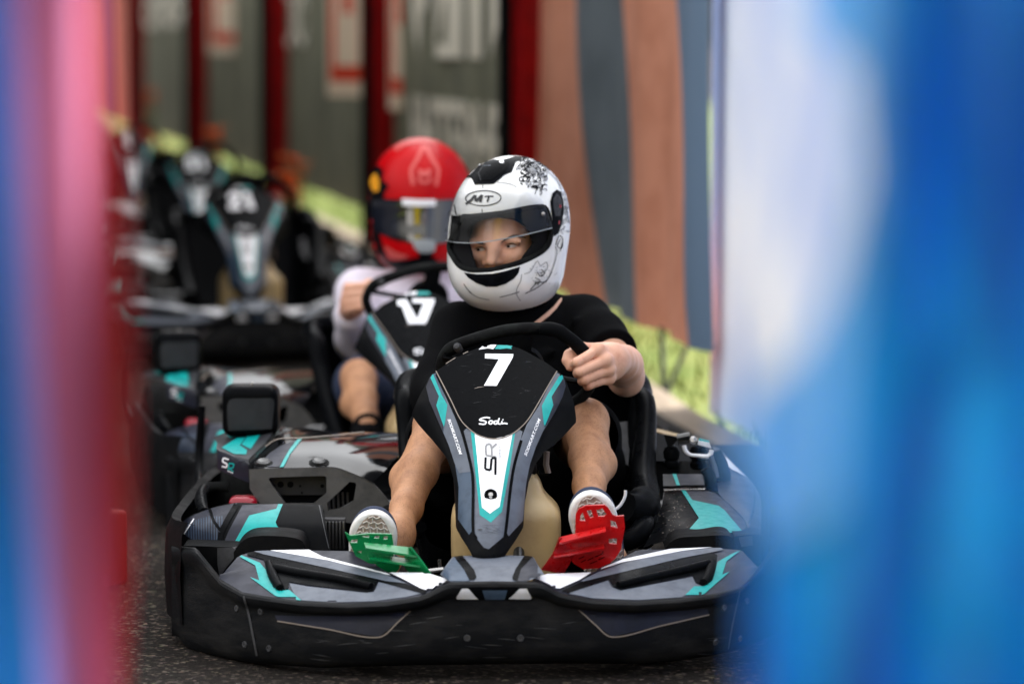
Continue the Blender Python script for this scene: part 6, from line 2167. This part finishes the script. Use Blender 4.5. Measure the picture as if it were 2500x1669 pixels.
def drape(edges, mats, Y, folds, seed):
    """edges: list of polylines [(py, px)...] bounding the printed bands, left to right"""
    b = P()
    rr = random.Random(seed)
    ph = [rr.uniform(0, 6.28) for _ in range(4)]
    def pt(px, py):
        d = folds * (math.sin(px * 0.021 + ph[0] + py * 0.0012) + 0.5 * math.sin(px * 0.047 + ph[1] - py * 0.002)) + 0.02 * math.sin(py * 0.004 + ph[2])
        return at(px, py, Y + d)
    for k in range(len(edges) - 1):
        rows = []
        for py in np.linspace(-700, 2500, 60):
            a = float(np.interp(py, [e[0] for e in edges[k]], [e[1] for e in edges[k]]))
            c = float(np.interp(py, [e[0] for e in edges[k + 1]], [e[1] for e in edges[k + 1]]))
            rows.append([pt(a + (c - a) * q / 16, py) for q in range(17)])
        b.grid(rows, mats[k], thick=(0, 0.0015, 0))
    return b
lf = drape([[(0, -420)], [(-700, -40), (0, -8), (850, 36), (1669, 98), (2500, 150)], [(-700, 30), (0, 52), (850, 95), (1669, 150), (2500, 190)], [(-700, 190), (0, 205), (850, 226), (1669, 256), (2500, 290)], [(-700, 250), (0, 255), (400, 290), (850, 316), (1300, 320), (1669, 290), (2500, 270)]],
           [cloth_mat('flag_royal_blue', lin(0, 104, 184), 0.2), c_lil, c_pink, c_red], 2.7, 0.015, 3)
o = lf.make('flag_cloth', None, 80, origin=at(100, 2400, 2.7))
tag(o, 'blurred cloth with blue, pink and red bands hanging at the left edge', 'cloth')
rf = drape([[(-700, 1990), (-60, 1990), (50, 1940), (150, 2075), (430, 2100), (700, 2040), (860, 1960), (950, 1845), (1050, 1780), (1200, 1815), (1300, 1840), (1669, 1830), (2500, 1840)],
            [(-700, 2120), (150, 2130), (430, 2140), (700, 2100), (900, 2060), (1250, 2040), (1360, 1850), (1669, 1840), (2500, 1850)],
            [(-700, 2260), (300, 2240), (800, 2360), (1000, 2180), (1669, 2020), (2500, 1900)],
            [(-700, 2560), (400, 2600), (800, 2480), (1000, 2330), (1669, 2180), (2500, 2100)], [(0, 3000)]],
           [c_bluel, c_blue, c_blued, c_blue], 2.0, 0.018, 5)
o = rf.make('flag_cloth', None, 80, origin=at(2300, 2400, 2.0))
tag(o, 'blurred bright blue cloth hanging large at the right edge', 'cloth')

# ================================================================== reflectors and lawn added behind the camera for the visors to mirror
bl_ = P()
bl_.grid([[Vector((x, y, 0.02)) for x in (-60, -8, 8, 60)] for y in (-60, -20, -5)], grass_m)
tag(bl_.make('lawn'), kind='structure')
for i, (x, w, c, lab) in enumerate(((-8.4, 4.0, lin(225, 225, 228), 'added wide white screen mirrored in the visor of the red helmet'), (-3.5, 2.5, lin(215, 190, 40), 'added wide yellow screen mirrored in the visor of the red helmet'),
                                    (1.2, 3.4, lin(150, 140, 150), 'added wide grey screen mirrored in the visor of the red helmet'))):
    b = P()
    mm = mat('reflector_cloth', c, 0.8, spec=0.2)
    b.grid([[Vector((x + u * w, -1.6 + 0.05 * math.sin(u * 9 + v * 3), 0.12 + v * 2.9)) for u in np.linspace(0, 1, 17)] for v in np.linspace(0, 1, 9)], mm, thick=(0, -0.004, 0))
    b.tube([Vector((x - 0.02, -1.6, 0)), Vector((x - 0.02, -1.6, 3.1))], 0.025, M['steel'], 8)
    tag(b.make('reflector', None, 40, origin=(x, -1.6, 0)), lab, 'reflector')
# flat roof and front skirt added out of view to shade the far karts
cr = P()
roof_m = mat('shade_roof_sheet', (0.03, 0.03, 0.03, 1), 0.7)
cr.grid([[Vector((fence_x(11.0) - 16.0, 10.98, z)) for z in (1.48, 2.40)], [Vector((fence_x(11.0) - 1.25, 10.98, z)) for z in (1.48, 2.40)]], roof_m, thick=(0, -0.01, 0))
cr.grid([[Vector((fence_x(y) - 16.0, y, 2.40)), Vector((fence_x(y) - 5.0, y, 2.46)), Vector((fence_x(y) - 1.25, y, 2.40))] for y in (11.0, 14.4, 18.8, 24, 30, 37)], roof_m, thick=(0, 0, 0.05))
tag(cr.make('added_shade_roof', None, origin=(0, 20, 2.66)), 'flat dark roof added out of view to shade the far karts', 'canopy')
